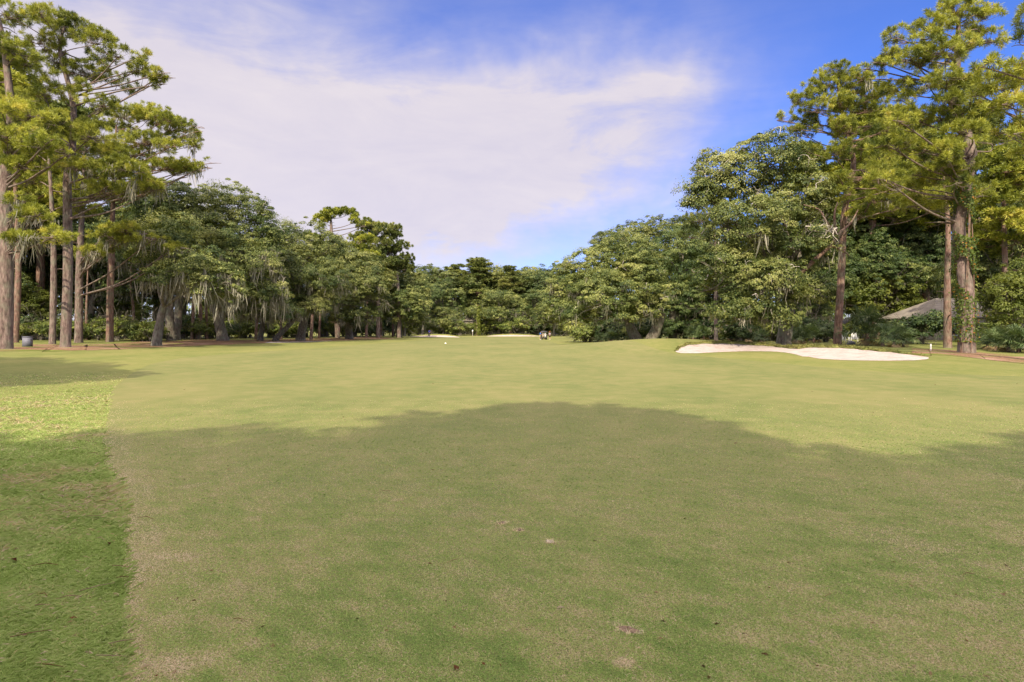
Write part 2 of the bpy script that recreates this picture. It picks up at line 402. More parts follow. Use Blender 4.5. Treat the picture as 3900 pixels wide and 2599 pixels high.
def moss_strands(r, roots, length, mb, per=16, spread=.26):
    P = len(roots); n = P*per
    p0 = np.repeat(roots, per, 0)+r.normal(0, spread, (n, 3))*np.array([1, 1, .4])
    ln = np.repeat(length, per)*(.15+1.05*r.uniform(size=n)**1.7)
    a = r.uniform(0, np.pi, n); s = np.column_stack([np.cos(a), np.sin(a), np.zeros(n)])
    w = r.uniform(.02, .06, n)
    pts = []
    drift = r.normal(0, .13, (n, 3)); drift[:, 2] = 0
    for t, ww in ((0, .5), (.35, 1), (.7, .7), (1, .05)):
        c = p0+drift*ln[:, None]*t*1.4-np.array([0, 0, 1])*(ln*t)[:, None]+r.normal(0, .07, (n, 3))*t
        pts += [c-s*(w*ww)[:, None], c+s*(w*ww)[:, None]]
    v = np.stack(pts, 1); b = np.arange(n)[:, None]*8
    f = np.concatenate([np.concatenate([b+2*k, b+2*k+1, b+2*k+3, b+2*k+2], 1) for k in range(3)])
    mb.add(v.reshape(-1, 3), f, np.tile(np.clip(r.normal(.5, .25, n), 0, 1), 3))

def oak(name, base, ells, seed, K=110, L=.185, dens=1.0, moss=40, mat='oak', bark='oakbark', trunk_r=.5, lean=(0,0), fork=.28, puff=.8, mosslen=1.3, multi=1, low=.25, mossz=.55, twigs=0):
    """base: world point; ells: (cx,cy,cz,rx,ry,rz) masses of foliage. Returns the root Empty."""
    r = rng(seed); base = np.asarray(base, float); E = np.asarray(ells, float)
    fld = Field(seed+50, 1.3, 3, 10); fl2 = Field(seed+60, .55, 3, 8)
    top = (E[:, 2]+E[:, 5]).max(); H = top-base[2]; fs = .95/puff
    cs, rs, os_, ts = [], [], [], []
    for e in E:
        c, rad = e[:3], e[3:6]
        area = 4*np.pi*((rad[0]*rad[1])**1.6/3+(rad[0]*rad[2])**1.6/3+(rad[1]*rad[2])**1.6/3)**(1/1.6)
        n = max(int(dens*area/(1.05*puff*puff)), 8)
        v = nz(r.normal(size=(n*2, 3)))
        v = v[(v[:, 2] > -.55) | (r.uniform(size=n*2) < low)][:n]
        lump = .88+.13*fld(v*2.2+c)
        p = c+v*rad*lump[:, None]*r.uniform(.72, 1.04, (len(v), 1))
        # holes
        hf = fl2(p*fs); keep = hf > np.quantile(hf, .05)
        # inside another mass
        for g in E:
            if g is e: continue
            q = (p-g[:3])/g[3:6]; ins = (q*q).sum(-1) < .5
            keep &= ~(ins & (r.uniform(size=len(p)) > .18))
        p = p[keep]; v = v[keep]
        spray = r.uniform(size=len(p)) < .2; p = p+v*(spray*r.uniform(.2, .85, len(p))*puff)[:, None]
        cs.append(p); os_.append(nz(v*np.array([1, 1, .8]))); sz = puff*np.clip(r.lognormal(-.12, .38, len(p)), .35, 1.9); sz = np.where(spray, sz*.55, sz); rs.append(sz)
        ts.append(np.clip(.42+.16*fl2(p*1.3*fs)+r.normal(0, .1, len(p)), .05, .95))
    Cc = np.concatenate(cs); Rr = np.concatenate(rs); O = np.concatenate(os_); Ti = np.concatenate(ts)
    root = empty(name, base)
    mb = MB(); foliage(r, Cc, Rr, O, K, L, mb, Ti)
    # interior leaves so that light gaps stay small
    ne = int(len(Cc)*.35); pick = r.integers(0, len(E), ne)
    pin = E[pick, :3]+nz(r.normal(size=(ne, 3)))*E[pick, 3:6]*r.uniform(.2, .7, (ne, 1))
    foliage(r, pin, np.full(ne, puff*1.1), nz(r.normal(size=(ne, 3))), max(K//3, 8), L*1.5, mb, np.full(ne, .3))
    # trunk and limbs
    tb = MB(); bb = MB()
    fk = base+np.array([lean[0], lean[1], H*fork])
    for k in range(multi):
        off = np.array([0, 0, 0.]) if multi == 1 else np.array([r.normal(0, .7), r.normal(0, .5), 0])*min(trunk_r/.45, 1.2)
        b0 = base+off; f0 = fk+off*2.2
        mid = (b0+f0)/2+r.normal(0, .12, 3)*np.array([1, 1, 0])*H*.06
        pts, rad = resample([b0-np.array([0,0,.3]), b0+np.array([0,0,.35]), mid, f0], [trunk_r*1.55, trunk_r*1.12, trunk_r*.92, trunk_r*.8], 12)
        tb.tube(pts, rad, 12, rough=.05, seed=seed+k)
    order = np.argsort(E[:, 2])
    for e in E[order]:
        c = e[:3]+np.array([0, 0, -e[5]*.25]); d = c-fk
        st = fk+np.array([0, 0, -r.uniform(0, .12)*H*fork])
        m1 = st+d*.35+np.array([0, 0, .12*np.linalg.norm(d[:2])])+r.normal(0, .35, 3)
        m2 = st+d*.72+r.normal(0, .4, 3)
        r0 = trunk_r*min(.62, .25+.03*e[3:6].mean()*2.2)
        pts, rad = resample([st, m1, m2, c], [r0, r0*.75, r0*.55, r0*.38], 12); bb.tube(pts, rad, 7, cap=False)
        for _ in range(6):
            v = nz(r.normal(size=3)+np.array([0, 0, .4])); q = c+v*e[3:6]*r.uniform(.7, .98); s0 = pts[r.integers(6, 12)]
            mm = (s0+q)/2+r.normal(0, .35, 3)
            p2, r2 = resample([s0, mm, q], [r0*.36, r0*.22, .02], 7); bb.tube(p2, r2, 5, cap=False)
            for _ in range(2):
                q2 = q+r.normal(0, .9, 3); p3, r3 = resample([p2[4], (p2[4]+q2)/2+r.normal(0,.2,3), q2], [r0*.15, r0*.09, .012], 5); bb.tube(p3, r3, 4, cap=False)
    tb.ch += [(v, f+tb.nv, t) for v, f, t in bb.ch]; tb.build('trunk', M[bark], root, base, smooth=True)
    mb.build('crown', M[mat], root, base)
    if twigs:
        dw = MB(); cand = np.where(O[:, 1] < .2)[0]
        for k in r.choice(cand, min(twigs, len(cand)), replace=False):
            a = Cc[k]; ln = r.uniform(.7, 2.0); d = nz(O[k]*.6+r.normal(size=3)*.7); q = [a-d*ln*.5]
            for _ in range(4): q.append(q[-1]+nz(d+r.normal(size=3)*.55)*ln*.3)
            p2, r2 = resample(q, np.linspace(.05, .012, 5)*r.uniform(.7, 1.3), 10); dw.tube(p2, r2, 5, cap=False)
            j = r.integers(3, 8); q2 = p2[j]+nz(d+r.normal(size=3)*.8)*ln*.4; p3, r3 = resample([p2[j], (p2[j]+q2)/2+r.normal(0,.08,3), q2], [.025,.018,.008], 6); dw.tube(p3, r3, 4, cap=False)
        dw.build('dead_twigs', M['deadwood'], root, base)['kind'] = 'stuff'
    if moss:
        ms = MB(); w = np.exp(-((Cc[:, 2]-base[2])/H)*1.8); 
        if mossz is not None: w = w*(Cc[:, 2]-base[2] < mossz*H)
        w /= w.sum(); sel = r.choice(len(Cc), min(moss, (w > 0).sum()), replace=False, p=w)
        roots = Cc[sel]-np.array([0, 0, .3]); ln = np.minimum(mosslen*r.uniform(.4, 1.5, len(sel)), np.maximum(roots[:, 2]-base[2]-1.2, .4))
        moss_strands(r, roots, ln, ms); ms.build('hanging_moss', M['moss'], root, base)['kind'] = 'stuff'
    return root

def pine(name, base, trunk, pads, seed, trunk_r=.35, tuft=.35, K=84, dens=1.55, mat='pine', bark='pinebark', moss=0, nw=.03, bare=4, mossz=None, extra=.7):
    """trunk: world points upward; pads: (cx,cy,cz,rx,ry,rz) flattened sprays of needles"""
    r = rng(seed); base = np.asarray(base, float); root = empty(name, base); Pd = np.asarray(pads, float)
    if extra:
        sel = r.choice(len(Pd), int(len(Pd)*extra)); off = r.uniform(-1, 1, (len(sel), 3))*Pd[sel, 3:6]*np.array([1.0, 1.1, 2.0]); off[:, 0] *= .8
        cz = Pd[sel, 2]+off[:, 2]; off[:, 2] = np.minimum(cz, Pd[:, 2].max()-.3)-Pd[sel, 2]
        Pd = np.vstack([Pd, np.column_stack([Pd[sel, :3]+off, Pd[sel, 3:6]*np.array([.62, .62, .8])])])
    tp = np.asarray(trunk, float); n = 22
    rad = np.interp(np.linspace(0, 1, len(tp)), [0, .06, .5, 1], [trunk_r*1.12, trunk_r, trunk_r*.78, trunk_r*.22])
    pts, rr = resample(np.vstack([tp[:1]-np.array([0,0,.3]), tp[:1]+np.array([0,0,.5]), tp[1:]]), np.concatenate([[trunk_r*1.4, trunk_r*1.05], rad[1:]]), n)
    tb = MB(); tb.tube(pts, rr, 12, rough=.035, seed=seed)
    bb = MB(); mb = MB(); fld = Field(seed+9, .8, 3, 8)
    zs = pts[:, 2]
    for p in Pd:
        c, rad = p[:3], p[3:6]
        hd = np.linalg.norm(c[:2]-np.array([np.interp(c[2], zs, pts[:, 0]), np.interp(c[2], zs, pts[:, 1])]))
        za = np.clip(c[2]-hd*r.uniform(.1, .45)-rad[2]*.4, zs[0]+(zs[-1]-zs[0])*.25, zs[-1]-.3)
        a = np.array([np.interp(za, zs, pts[:, 0]), np.interp(za, zs, pts[:, 1]), za]); rt = np.interp(za, zs, rr)
        b0 = min(rt*.5, .03+.011*hd, .10)
        m = a+(c-a)*.5+np.array([0, 0, -.05*hd])+r.normal(0, .25, 3)
        e = c+(c-a)*.15*np.array([1, 1, .2])-np.array([0, 0, rad[2]*.25])
        bp, br = resample([a, m, c-np.array([0, 0, rad[2]*.3]), e], [b0, b0*.7, b0*.45, .015], 12); bb.tube(bp, br, 6, cap=False)
        nt = max(int(dens*26*(rad[0]*rad[1]+.5*rad[0]*rad[2])/(2.6)), 8)
        v = nz(r.normal(size=(nt, 3))); v[:, 2] = np.abs(v[:, 2])*np.where(r.uniform(size=nt) < .78, 1, -.7)
        q = c+v*rad*(r.uniform(.25, 1.05, (nt, 1))**.6)
        q = q[fld(q*1.4) > -1.05]; nt = len(q)
        if nt == 0: continue
        # twigs
        for w in q[::2]:
            s0 = bp[r.integers(6, 12)]; p2, r2 = resample([s0, (s0+w)/2-np.array([0,0,.1])+r.normal(0,.12,3), w], [b0*.28+.008, .014, .008], 4); bb.tube(p2, r2, 4, cap=False)
        dr = nz(r.normal(size=(nt, K, 3))+np.array([0, 0, .55])+nz(q-c-np.array([0,0,rad[2]*.3]))[:, None]*.55)
        ln = tuft*r.uniform(.6, 1.1, (nt, K, 1)); qc = q[:, None]+r.normal(0, .05, (nt, K, 3))
        sd = nz(np.cross(dr, r.normal(size=(nt, K, 3))))*nw*.5
        vv = np.stack([qc, qc+dr*ln*.55+sd, qc+dr*ln, qc+dr*ln*.55-sd], 2)
        t = np.clip(.42+.14*fld(q)[:, None]+r.normal(0, .19, (nt, 1))+r.normal(0, .12, (nt, K)), 0, 1)
        mb.add(vv.reshape(-1, 3), np.arange(nt*K*4).reshape(-1, 4), t.ravel())
    for _ in range(bare):   # dead stubs on the trunk
        k = r.integers(8, 17); d = nz(np.append(r.normal(size=2), .15)); ln = r.uniform(.8, 2.6)
        p2, r2 = resample([pts[k], pts[k]+d*ln*.5+np.array([0,0,.1]), pts[k]+d*ln], [rr[k]*.25, rr[k]*.15, .012], 6); bb.tube(p2, r2, 5, cap=False)
    tb.ch += [(v, f+tb.nv, t) for v, f, t in bb.ch]; tb.build('trunk', M[bark], root, base, smooth=True)
    mb.build('crown', M[mat], root, base)
    if moss:
        w = np.ones(len(Pd)) if mossz is None else (Pd[:, 2]-base[2] < mossz).astype(float)
        if w.sum() > 0:
            sel = r.choice(len(Pd), moss, p=w/w.sum()); c = Pd[sel]
            roots = c[:, :3]+r.uniform(-1, 1, (moss, 3))*c[:, 3:6]*np.array([.9, .9, .25])-np.array([0, 0, .25])
            ms = MB(); moss_strands(r, roots, 1.2*r.uniform(.4, 1.4, moss), ms, 14, .22); ms.build('hanging_moss', M['moss'], root, base)['kind'] = 'stuff'
    return root

def E_(lst, d, ry=None):
    """photo-size masses (x, y, depth offset, half width, half height) at distance d -> metres"""
    out = []
    for px, py, dd, rx, rz in lst:
        D = d+dd; c = wp(px, py, D); w = rx*D/F; h = rz*D/F
        out.append((*c, w, w*.85 if ry is None else ry, h))
    return out
def TR(lst, d, dds=None):
    return [wp(px, py, d) for px, py in lst]

FAST_K = 1.0
# ---------------------------------------------------------------- left pines
def hero_pine(label, d, trunk, pads, seed, **kw):
    base = ground(trunk[0][0], d); tp = np.array([base]+TR(trunk[1:], d))
    r = rng(seed+500); tp[1:, 1] += r.normal(0, .25, len(tp)-1)
    o = pine('pine_tree', base, tp, E_(pads, d), seed, **kw); return tag(o, label, 'pine tree', 'tall pines along the fairway')
def hero_oak(label, d, px, ells, seed, cat='oak tree', group='live oaks along the fairway', name='live_oak_tree', **kw):
    base = ground(px, d); o = oak(name, base, E_(ells, d), seed, **kw); return tag(o, label, cat, group)

hero_pine('thickest left pine, its pale trunk cut by the left edge of the photo', 46, [(22,1330),(31,1000),(26,700),(42,480),(20,200),(0,40)],
  [(-70,40,0,110,48),(30,60,1,100,45),(-30,170,-1,120,45),(80,150,2,80,40),(95,240,1,80,38),(0,400,-2,100,45),(110,440,-2,110,45),(30,520,-2,110,45),(150,560,-3,90,38),(90,640,-2,80,33),(-40,620,0,90,40),
   (130,820,-3,90,33),(190,900,-3,100,36),(90,905,-2,65,28),(60,760,-3,60,26)], 11, trunk_r=.46, extra=1.0, moss=26, mossz=13)
hero_pine('tall left pine with grey straight trunk just right of the grey utility box', 50, [(250,1323),(256,1000),(263,700),(272,620),(262,400),(240,200),(250,90)],
  [(190,65,0,90,38),(280,110,1,100,42),(360,160,0,90,42),(150,160,-1,100,42),(440,215,-1,90,40),(520,265,0,65,36),(585,300,0,40,26),(618,300,0,24,18),(330,280,1,110,42),(220,320,-2,120,42),(470,330,1,70,32),(380,400,-1,90,36),
   (240,470,-2,120,42),(340,520,-2,110,40),(150,520,1,90,38),(430,580,-1,80,34),(300,640,-2,90,34),(470,650,-2,100,36),(390,720,-1,80,30),(560,690,-1,60,24)], 12, trunk_r=.36, extra=1.0, moss=22, mossz=15)
hero_pine('slender straight left pine between the grey utility box and the grey trunk', 58, [(200,1311),(204,1000),(192,720),(175,480)],
  [(180,470,2,100,40),(110,560,2,90,38),(250,560,1,90,38),(120,690,1,90,36),(240,740,1,80,34),(170,620,2,80,36)], 13, trunk_r=.28, extra=1.0, moss=6)
hero_pine('left pine with vines on its dark trunk, second right of the utility box', 62, [(300,1306),(308,1000),(316,800),(320,560)],
  [(330,570,2,110,42),(410,740,1,100,36),(290,800,0,90,34),(370,660,2,90,38),(480,880,-5,100,30),(570,915,-5,85,28),(650,950,-5,65,24),(410,905,-5,80,28),(350,960,-5,60,22)], 14, trunk_r=.37, extra=1.0, moss=34, mossz=13)
hero_pine('left pine with reddish trunk and the crown leaning farthest right over the oaks', 65, [(418,1302),(424,1100),(436,900),(440,700),(450,480)],
  [(470,440,0,95,40),(580,440,0,90,38),(650,490,1,85,40),(560,540,-1,110,42),(710,550,0,65,40),(735,485,0,38,26),(790,620,0,28,15),(760,640,0,40,18),(700,640,0,75,34),(620,640,-1,90,36),(500,600,0,100,40),(420,660,0,80,36),(550,710,0,80,30)], 15, trunk_r=.36, extra=1.0, bark='redbark', moss=16)
hero_pine('purplish left pine trunk standing right behind the thickest left pine', 60, [(58,1311),(60,1000),(55,700),(60,400)],
  [(60,380,0,100,40),(-20,480,0,90,38),(120,420,0,90,38),(40,600,0,100,40),(130,680,0,80,34)], 16, trunk_r=.3, bark='redbark')
# ---------------------------------------------------------------- left oaks
hero_oak('grey forked live oak nearest the fairway edge, right of the left pines', 60, 597,
  [(640,900,1,115,90),(740,1010,-2,110,70),(640,1060,-2,90,48),(560,960,2,90,70),(830,1080,-3,90,60)], 21, trunk_r=.42, moss=80, lean=(.7,0), fork=.3, mosslen=1.7)
hero_oak('big moss hung live oak with twin dark trunks forming the highest left dome', 74, 848,
  [(740,790,2,160,100),(880,800,0,135,95),(965,870,0,90,105),(830,920,-3,150,100),(950,1010,-4,120,90),(990,1120,-4,95,60),(860,1130,-4,80,50),(1030,930,-1,60,70)], 22, trunk_r=.62, moss=150, twigs=30, lean=(-.9,0), fork=.24, mosslen=1.7)
hero_oak('dark live oak half hidden between left pines and highest left dome', 72, 685,
  [(630,790,2,120,90),(540,850,3,110,90),(480,960,2,110,80),(620,930,0,120,80),(700,1040,-2,90,60)], 23, trunk_r=.5, moss=60, mat='oakdark', multi=2, lean=(1,0), mosslen=1.7)
hero_oak('wide pale green live oak just right of the highest left dome', 87, 1140,
  [(1075,900,0,85,70),(1175,930,0,125,80),(1110,1020,-4,120,85),(1230,1060,-4,105,85),(1080,1150,-4,85,52),(1190,1160,-4,90,55)], 24, trunk_r=.55, moss=90, multi=2, lean=(1,0))
hero_oak('spreading live oak under the tall yellow topped pine, left side', 105, 1330,
  [(1270,960,0,90,60),(1350,1010,0,115,75),(1290,1110,-5,125,85),(1410,1100,-4,100,85),(1350,1200,-4,100,45)], 25, K=84, L=.22, trunk_r=.6, moss=80)
hero_oak('last pale live oak of the left row, beside the far left bunker', 130, 1520,
  [(1480,1060,0,90,65),(1565,1095,0,75,68),(1530,1170,-5,95,65),(1440,1180,-3,70,60),(1605,1170,0,40,62),(1590,1220,-2,40,32)], 26, K=58, L=.3, trunk_r=.55, moss=40)
hero_oak('small dark oak with leaning trunk between dome and pale left oak', 80, 1010,
  [(1020,1080,0,80,70),(980,1180,-2,60,40),(1080,1200,-2,70,40),(1040,1000,1,70,60)], 27, trunk_r=.35, moss=70, mat='oakdark', lean=(1.2,0), multi=2)
for k, (px, d, r_, t) in enumerate([(330,74,.16,900),(505,80,.2,860),(732,82,.22,900),(755,84,.3,880),(787,86,.2,900),(975,90,.22,930),(1070,96,.2,960),(1185,94,.24,980),(1215,108,.22,990),(1290,112,.2,1010),(1395,122,.28,1040),(1450,128,.25,1060),(1495,134,.2,1080)]):
    hero_pine('slim straight trunk standing among the oaks of the left row', d, [(px,1300),(px+2,1180),(px-2,1080),(px+3,t)], [(px-20,t+20,0,60,26),(px+30,t+40,1,60,26),(px,t+90,0,60,24)], 600+k, trunk_r=r_, mat='pinefar', bark='redbark', bare=3, extra=0)['group'] = 'slim trunks among the left oaks'
# ---------------------------------------------------------------- left distance pines
hero_pine('tall yellow topped pine standing alone above the left oaks', 112, [(1285,1290),(1280,1000),(1262,900),(1258,840),(1255,800)],
  [(1225,838,0,36,24),(1258,815,0,38,22),(1290,812,1,36,18),(1325,812,1,38,22),(1358,838,0,34,24),(1215,862,0,22,10),(1380,862,1,22,12),(1390,915,0,42,14),(1190,905,0,40,12),(1340,940,0,60,18),(1405,970,0,45,16),(1240,955,-1,45,15),(1300,985,-2,60,18)], 31, trunk_r=.42, tuft=.45, nw=.07, bare=12, extra=.3)
hero_pine('dark round topped pine right of the yellow topped pine', 122, [(1440,1288),(1440,1050),(1425,900)],
  [(1400,860,0,55,26),(1440,880,0,60,30),(1380,910,0,55,26),(1460,930,0,55,28),(1410,960,0,70,28),(1450,1000,0,70,28),(1390,1010,0,60,26)], 32, trunk_r=.42, tuft=.45, nw=.07, mat='pinefar')
hero_pine('dark pine with stepped crown at the right end of left row', 125, [(1520,1286),(1515,1080),(1500,920)],
  [(1490,900,0,42,22),(1530,940,0,45,22),(1545,985,0,38,20),(1480,960,0,50,24),(1520,1010,0,55,24),(1460,1030,0,55,24),(1550,1030,0,30,18)], 33, trunk_r=.4, tuft=.45, nw=.07, mat='pinefar')
# ---------------------------------------------------------------- right side
hero_oak('largest right live oak with exposed limbs, trunk behind the near bunker', 56, 2985,
  [(2900,610,0,160,115),(2770,680,0,140,105),(2665,745,-1,80,75),(3010,700,0,160,135),(2830,850,-2,180,130),(3000,910,-2,160,130),(2760,1030,-3,140,105),(2890,1080,-3,160,105),(3050,1080,-1,95,100),(2830,1190,-3,130,60),(2960,1200,-3,80,50),(3110,780,1,80,100)],
  41, K=118, L=.18, dens=1.2, trunk_r=.62, moss=28, lean=(.6,0), fork=.3, mosslen=1.1, twigs=70)
def exposed_limb():
    r = rng(411)
    base = np.array(HERO.location); b = MB()
    def P(px, py, d=52.5): return wp(px, py, d)
    for q, rd in (([P(2985,1120,55), P(3040,1050,53.5), P(3110,985), P(3170,930), P(3205,880)], [.24,.21,.18,.16,.14]), ([P(3195,890), P(3240,850), P(3268,800)], [.12,.085,.04]),
                  ([P(3190,900), P(3150,850,52.2), P(3120,800,52.4), P(3060,780,52.6)], [.12,.09,.065,.03]), ([P(3160,935), P(3210,955), P(3235,975)], [.12,.09,.04]), ([P(3185,895), P(3178,820,52), P(3190,770,52)], [.12,.09,.03])):
        p, q2 = resample(q, rd, 14); b.tube(p, q2, 8, rough=.08, seed=3)
    b.build('limb', M['redbark'], HERO, base, smooth=True)['label'] = 'bare red brown limb'
    b = MB(); c = P(3165, 880, 52)
    for k in range(22):
        d = nz(np.array([r.normal(-.9,.7), r.normal(-.2,.6), r.normal(-.05,.7)])); ln = r.uniform(.8, 2.3); q = [c]
        for _ in range(4): q.append(q[-1]+nz(d+r.normal(size=3)*.6)*ln*.26)
        p, q2 = resample(q, [.055,.042,.03,.02,.01], 10); b.tube(p, q2, 5, cap=False)
    b.build('bleached_twigs', M['deadwood'], HERO, base)['label'] = 'tangle of bleached dead twigs'
HERO = [o for o in bpy.data.objects if o.get('label', '').startswith('largest right live oak')][0]
exposed_limb()
hero_oak('wide moss draped live oak with pale split trunk, right of the golf cart', 82, 2450,
  [(2390,960,0,130,85),(2280,1000,0,120,85),(2180,1085,0,105,82),(2300,1120,-4,145,100),(2440,1060,-2,110,100),(2190,1190,-2,100,55),(2390,1180,-4,90,55),(2115,1170,0,50,70),(2500,1150,-2,60,70)], 42, K=112, L=.19, trunk_r=.7, moss=60, multi=2, fork=.25, twigs=36)
hero_oak('dark ivy covered oak between the wide right oak and the largest oak', 88, 2562,
  [(2600,950,2,120,95),(2640,1080,1,100,110),(2560,1150,0,85,80),(2680,1180,0,80,70)], 43, trunk_r=.6, moss=40, mat='oakdark')
hero_oak('tall live oak whose crown rises behind the wide right oak', 104, 2480,
  [(2420,905,0,100,62),(2540,880,0,100,65),(2320,935,0,85,58),(2640,880,0,80,60),(2480,980,0,150,60)], 44, K=84, L=.22, trunk_r=.5, moss=0)
hero_pine('slim pale straight pine behind the left end of near bunker', 70, [(2727,1307),(2728,1150),(2722,950),(2715,800)],
  [(2660,840,0,70,30),(2720,790,0,70,32),(2640,900,0,60,26),(2760,860,0,70,30)], 45, trunk_r=.22, mat='pinefar')
hero_pine('right pine with purple trunk beside the largest right oak', 58, [(3190,1310),(3203,1050),(3218,800),(3245,620),(3205,420),(3190,290)],
  [(3190,275,0,80,36),(3125,325,0,65,36),(3245,320,0,85,40),(3050,390,0,75,40),(3110,420,-1,75,36),(2995,455,0,42,28),(3280,420,1,95,40),(3180,400,-1,95,40),(3335,360,1,75,36),(3240,500,-1,105,38),(3360,500,0,75,36),(3060,505,0,65,26),
   (3180,590,-2,75,34),(3290,670,-3,105,36),(3230,740,-3,75,34),(3350,610,0,70,34),(3275,820,-3,55,34),(3060,570,0,60,24),(3200,480,-2,85,36),(3225,560,-2,75,32),(3150,470,0,80,34),(3210,690,-2,70,30),(3390,700,2,90,36),(3330,760,2,80,34),(3420,440,2,70,34),(3400,790,3,80,34)], 46, trunk_r=.35, bark='redbark', moss=10)
hero_pine('thickest right pine with orange speckled vine climbing its trunk', 42, [(3680,1345),(3677,1100),(3671,850),(3664,600),(3655,400),(3650,200),(3646,50)],
  [(3640,40,0,105,42),(3540,110,0,100,42),(3430,140,0,65,36),(3705,75,0,105,42),(3395,205,0,45,30),(3480,225,-1,105,42),(3600,200,-2,115,45),(3760,150,1,95,40),(3540,320,-1,115,45),(3660,320,-2,115,45),(3430,340,1,75,36),(3470,440,-1,105,40),
   (3600,450,-1,105,40),(3720,430,0,95,38),(3400,555,-2,95,36),(3520,570,-1,105,38),(3380,685,-2,105,34),(3490,660,0,85,32),(3640,620,0,85,32),(3780,540,0,80,32),(3560,690,1,90,34),(3620,780,2,90,32),(3480,780,2,80,32),(3720,720,1,80,30),(3330,260,1,50,26),(3560,240,1,90,36),(3655,500,-2.2,95,36),(3630,570,-2.4,80,32),(3700,350,-2.2,95,38),(3690,640,-2,70,28),(3640,700,-2,60,26),(3590,640,-1.5,80,30)], 47, trunk_r=.48, bare=8)
hero_pine('dark red pine trunk left of the vine covered pine, before the house', 50, [(3610,1326),(3606,1100),(3600,850),(3590,600)],
  [(3560,600,1,90,32),(3640,560,1,90,32),(3500,740,0,90,30),(3650,740,0,80,30)], 48, trunk_r=.29, bark='redbark')
hero_pine('pine reaching in from beyond the right edge with bare twigs', 31, [(4090,1392),(4085,1000),(4080,600),(4070,200),(4060,-100)],
  [(3800,330,0,105,38),(3870,290,1,90,38),(3850,400,-1,90,36),(3750,365,0,60,28),(3930,470,0,80,36),(3895,580,-1,60,38),(3900,150,1,60,36),(3990,60,0,120,50),(4000,300,0,110,45),(3960,700,0,60,30),(3880,500,1,60,26)], 49, trunk_r=.38, bare=12)
# ------------------------------------------------------------------ the wood behind: prototypes and copies
def proto_oak(seed, mat, H=15., W=8., K=58, L=.27, moss=24, dens=.8, name='broadleaf_tree', zlo=.35):
    r = rng(seed); e = []
    for k in range(8):
        a = r.uniform(0, 6.28); q = r.uniform(.15, .6)*W
        e.append((math.cos(a)*q, math.sin(a)*q, r.uniform(zlo, .78)*H, W*r.uniform(.36, .5), W*r.uniform(.36, .5), H*r.uniform(.13, .2)))
    e.append((0, 0, H*.8, W*.45, W*.45, H*.19))
    o = oak(name, (0,0,0), e, seed, K=K, L=L, dens=dens, moss=moss, mat=mat, trunk_r=.38, low=.4); o['H'] = 1.0
    return o, H
def proto_pine(seed, mat='pinefar', H=24., n=18, tuft=.55):
    r = rng(seed); e = []
    for k in range(n):
        t = k/(n-1); z = H*(.52+.46*t); w = (1.05-.55*t)*3.6; a = k*2.4+r.normal(0, .3); q = w*r.uniform(.4, .9)*(1-.5*t)
        s = r.uniform(1.5, 2.5)*(1-.3*t); e.append((math.cos(a)*q, math.sin(a)*q, z, s, s, s*.42))
    o = pine('pine_tree', (0,0,0), [(0,0,0),(.1,.1,H*.4),(-.15,.1,H*.7),(0,0,H*.97)], e, seed, trunk_r=.3, tuft=tuft, nw=.1, K=36, dens=1.4, mat=mat, bark='redbark', extra=.4)
    return o, H
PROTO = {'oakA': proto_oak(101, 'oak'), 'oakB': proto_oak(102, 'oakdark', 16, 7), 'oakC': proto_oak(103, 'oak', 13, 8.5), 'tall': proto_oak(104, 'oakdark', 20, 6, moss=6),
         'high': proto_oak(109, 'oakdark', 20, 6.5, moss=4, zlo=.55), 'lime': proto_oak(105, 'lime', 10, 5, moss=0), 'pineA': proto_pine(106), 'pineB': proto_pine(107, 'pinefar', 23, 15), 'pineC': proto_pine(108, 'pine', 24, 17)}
USED = set()
rw = rng(77)
def place(kind, px, d, top, label, group, squash=1.0, rz=None):
    p, H = PROTO[kind]
    base = ground(px, d); h = CAMZ+(HY-top)*d/F-base[2]
    if kind in USED: o = copy_tree(p)
    else: o = p; USED.add(kind)
    s = h/H; o.location = tuple(base); o.scale = (s*squash, s*squash, s); o.rotation_euler = (0, 0, rw.uniform(0, 6.28) if rz is None else rz)
    cat = 'pine tree' if kind.startswith('pine') else 'tree'
    return tag(o, label, cat, group)

G = 'trees of the wood beyond the green'
for kind, px, d, top, lab, sq in [
    ('oakA',1640,196,1004,'round topped far tree at the left end of the far tree line',1.0),
    ('pineB',1735,204,1010,'far pine left of the highest far crown',2.0),
    ('pineA',1822,194,988,'highest far pine, its crown showing sky gaps',2.0),
    ('oakC',1890,200,1004,'broad far tree immediately right of the highest far crown',.95),
    ('pineB',1945,190,1016,'far pine with pointed top in the middle of the far tree line',1.8),
    ('oakA',2020,198,1010,'flat topped far tree behind the golf cart',1.0),
    ('oakB',2090,192,1008,'far tree where the far tree line meets the right oaks',1.0)]:
    place(kind, px, d, top, lab, G, sq)
for kind, px, d, top, lab, sq in [
    ('oakC',1900,174,1098,'bright green round oak behind the putting green',1.15),
    ('oakA',1960,178,1120,'green oak right of the bright round oak behind the green',1.1),
    ('oakB',1690,182,1060,'dark oak behind the far left bunker',1.0),
    ('oakC',1690,172,1165,'low pale spreading oak right behind the golfer in the bunker',1.2),
    ('oakB',1610,172,1080,'dark oak at the end of the left row behind the bunker',1.0),
    ('oakB',2050,178,1090,'dark oak behind the golf cart',1.0),
    ('oakC',2110,165,1120,'pale oak just left of the wide right oak',1.0)]:
    place(kind, px, d, top, lab, G, sq)
for px, d, top in [(1560,205,1030),(1600,210,1020),(1680,212,1020),(1720,208,1028),(1790,212,1035),(1850,208,1030),(1920,212,1030),(1975,205,1025),(2040,212,1025),(2120,205,1015),(2160,190,1000)]:
    place(rw.choice(['oakB','oakA','tall']), px, d, top, 'dark tree filling the back of the far tree line', 'back row of the far tree line', 1.3)
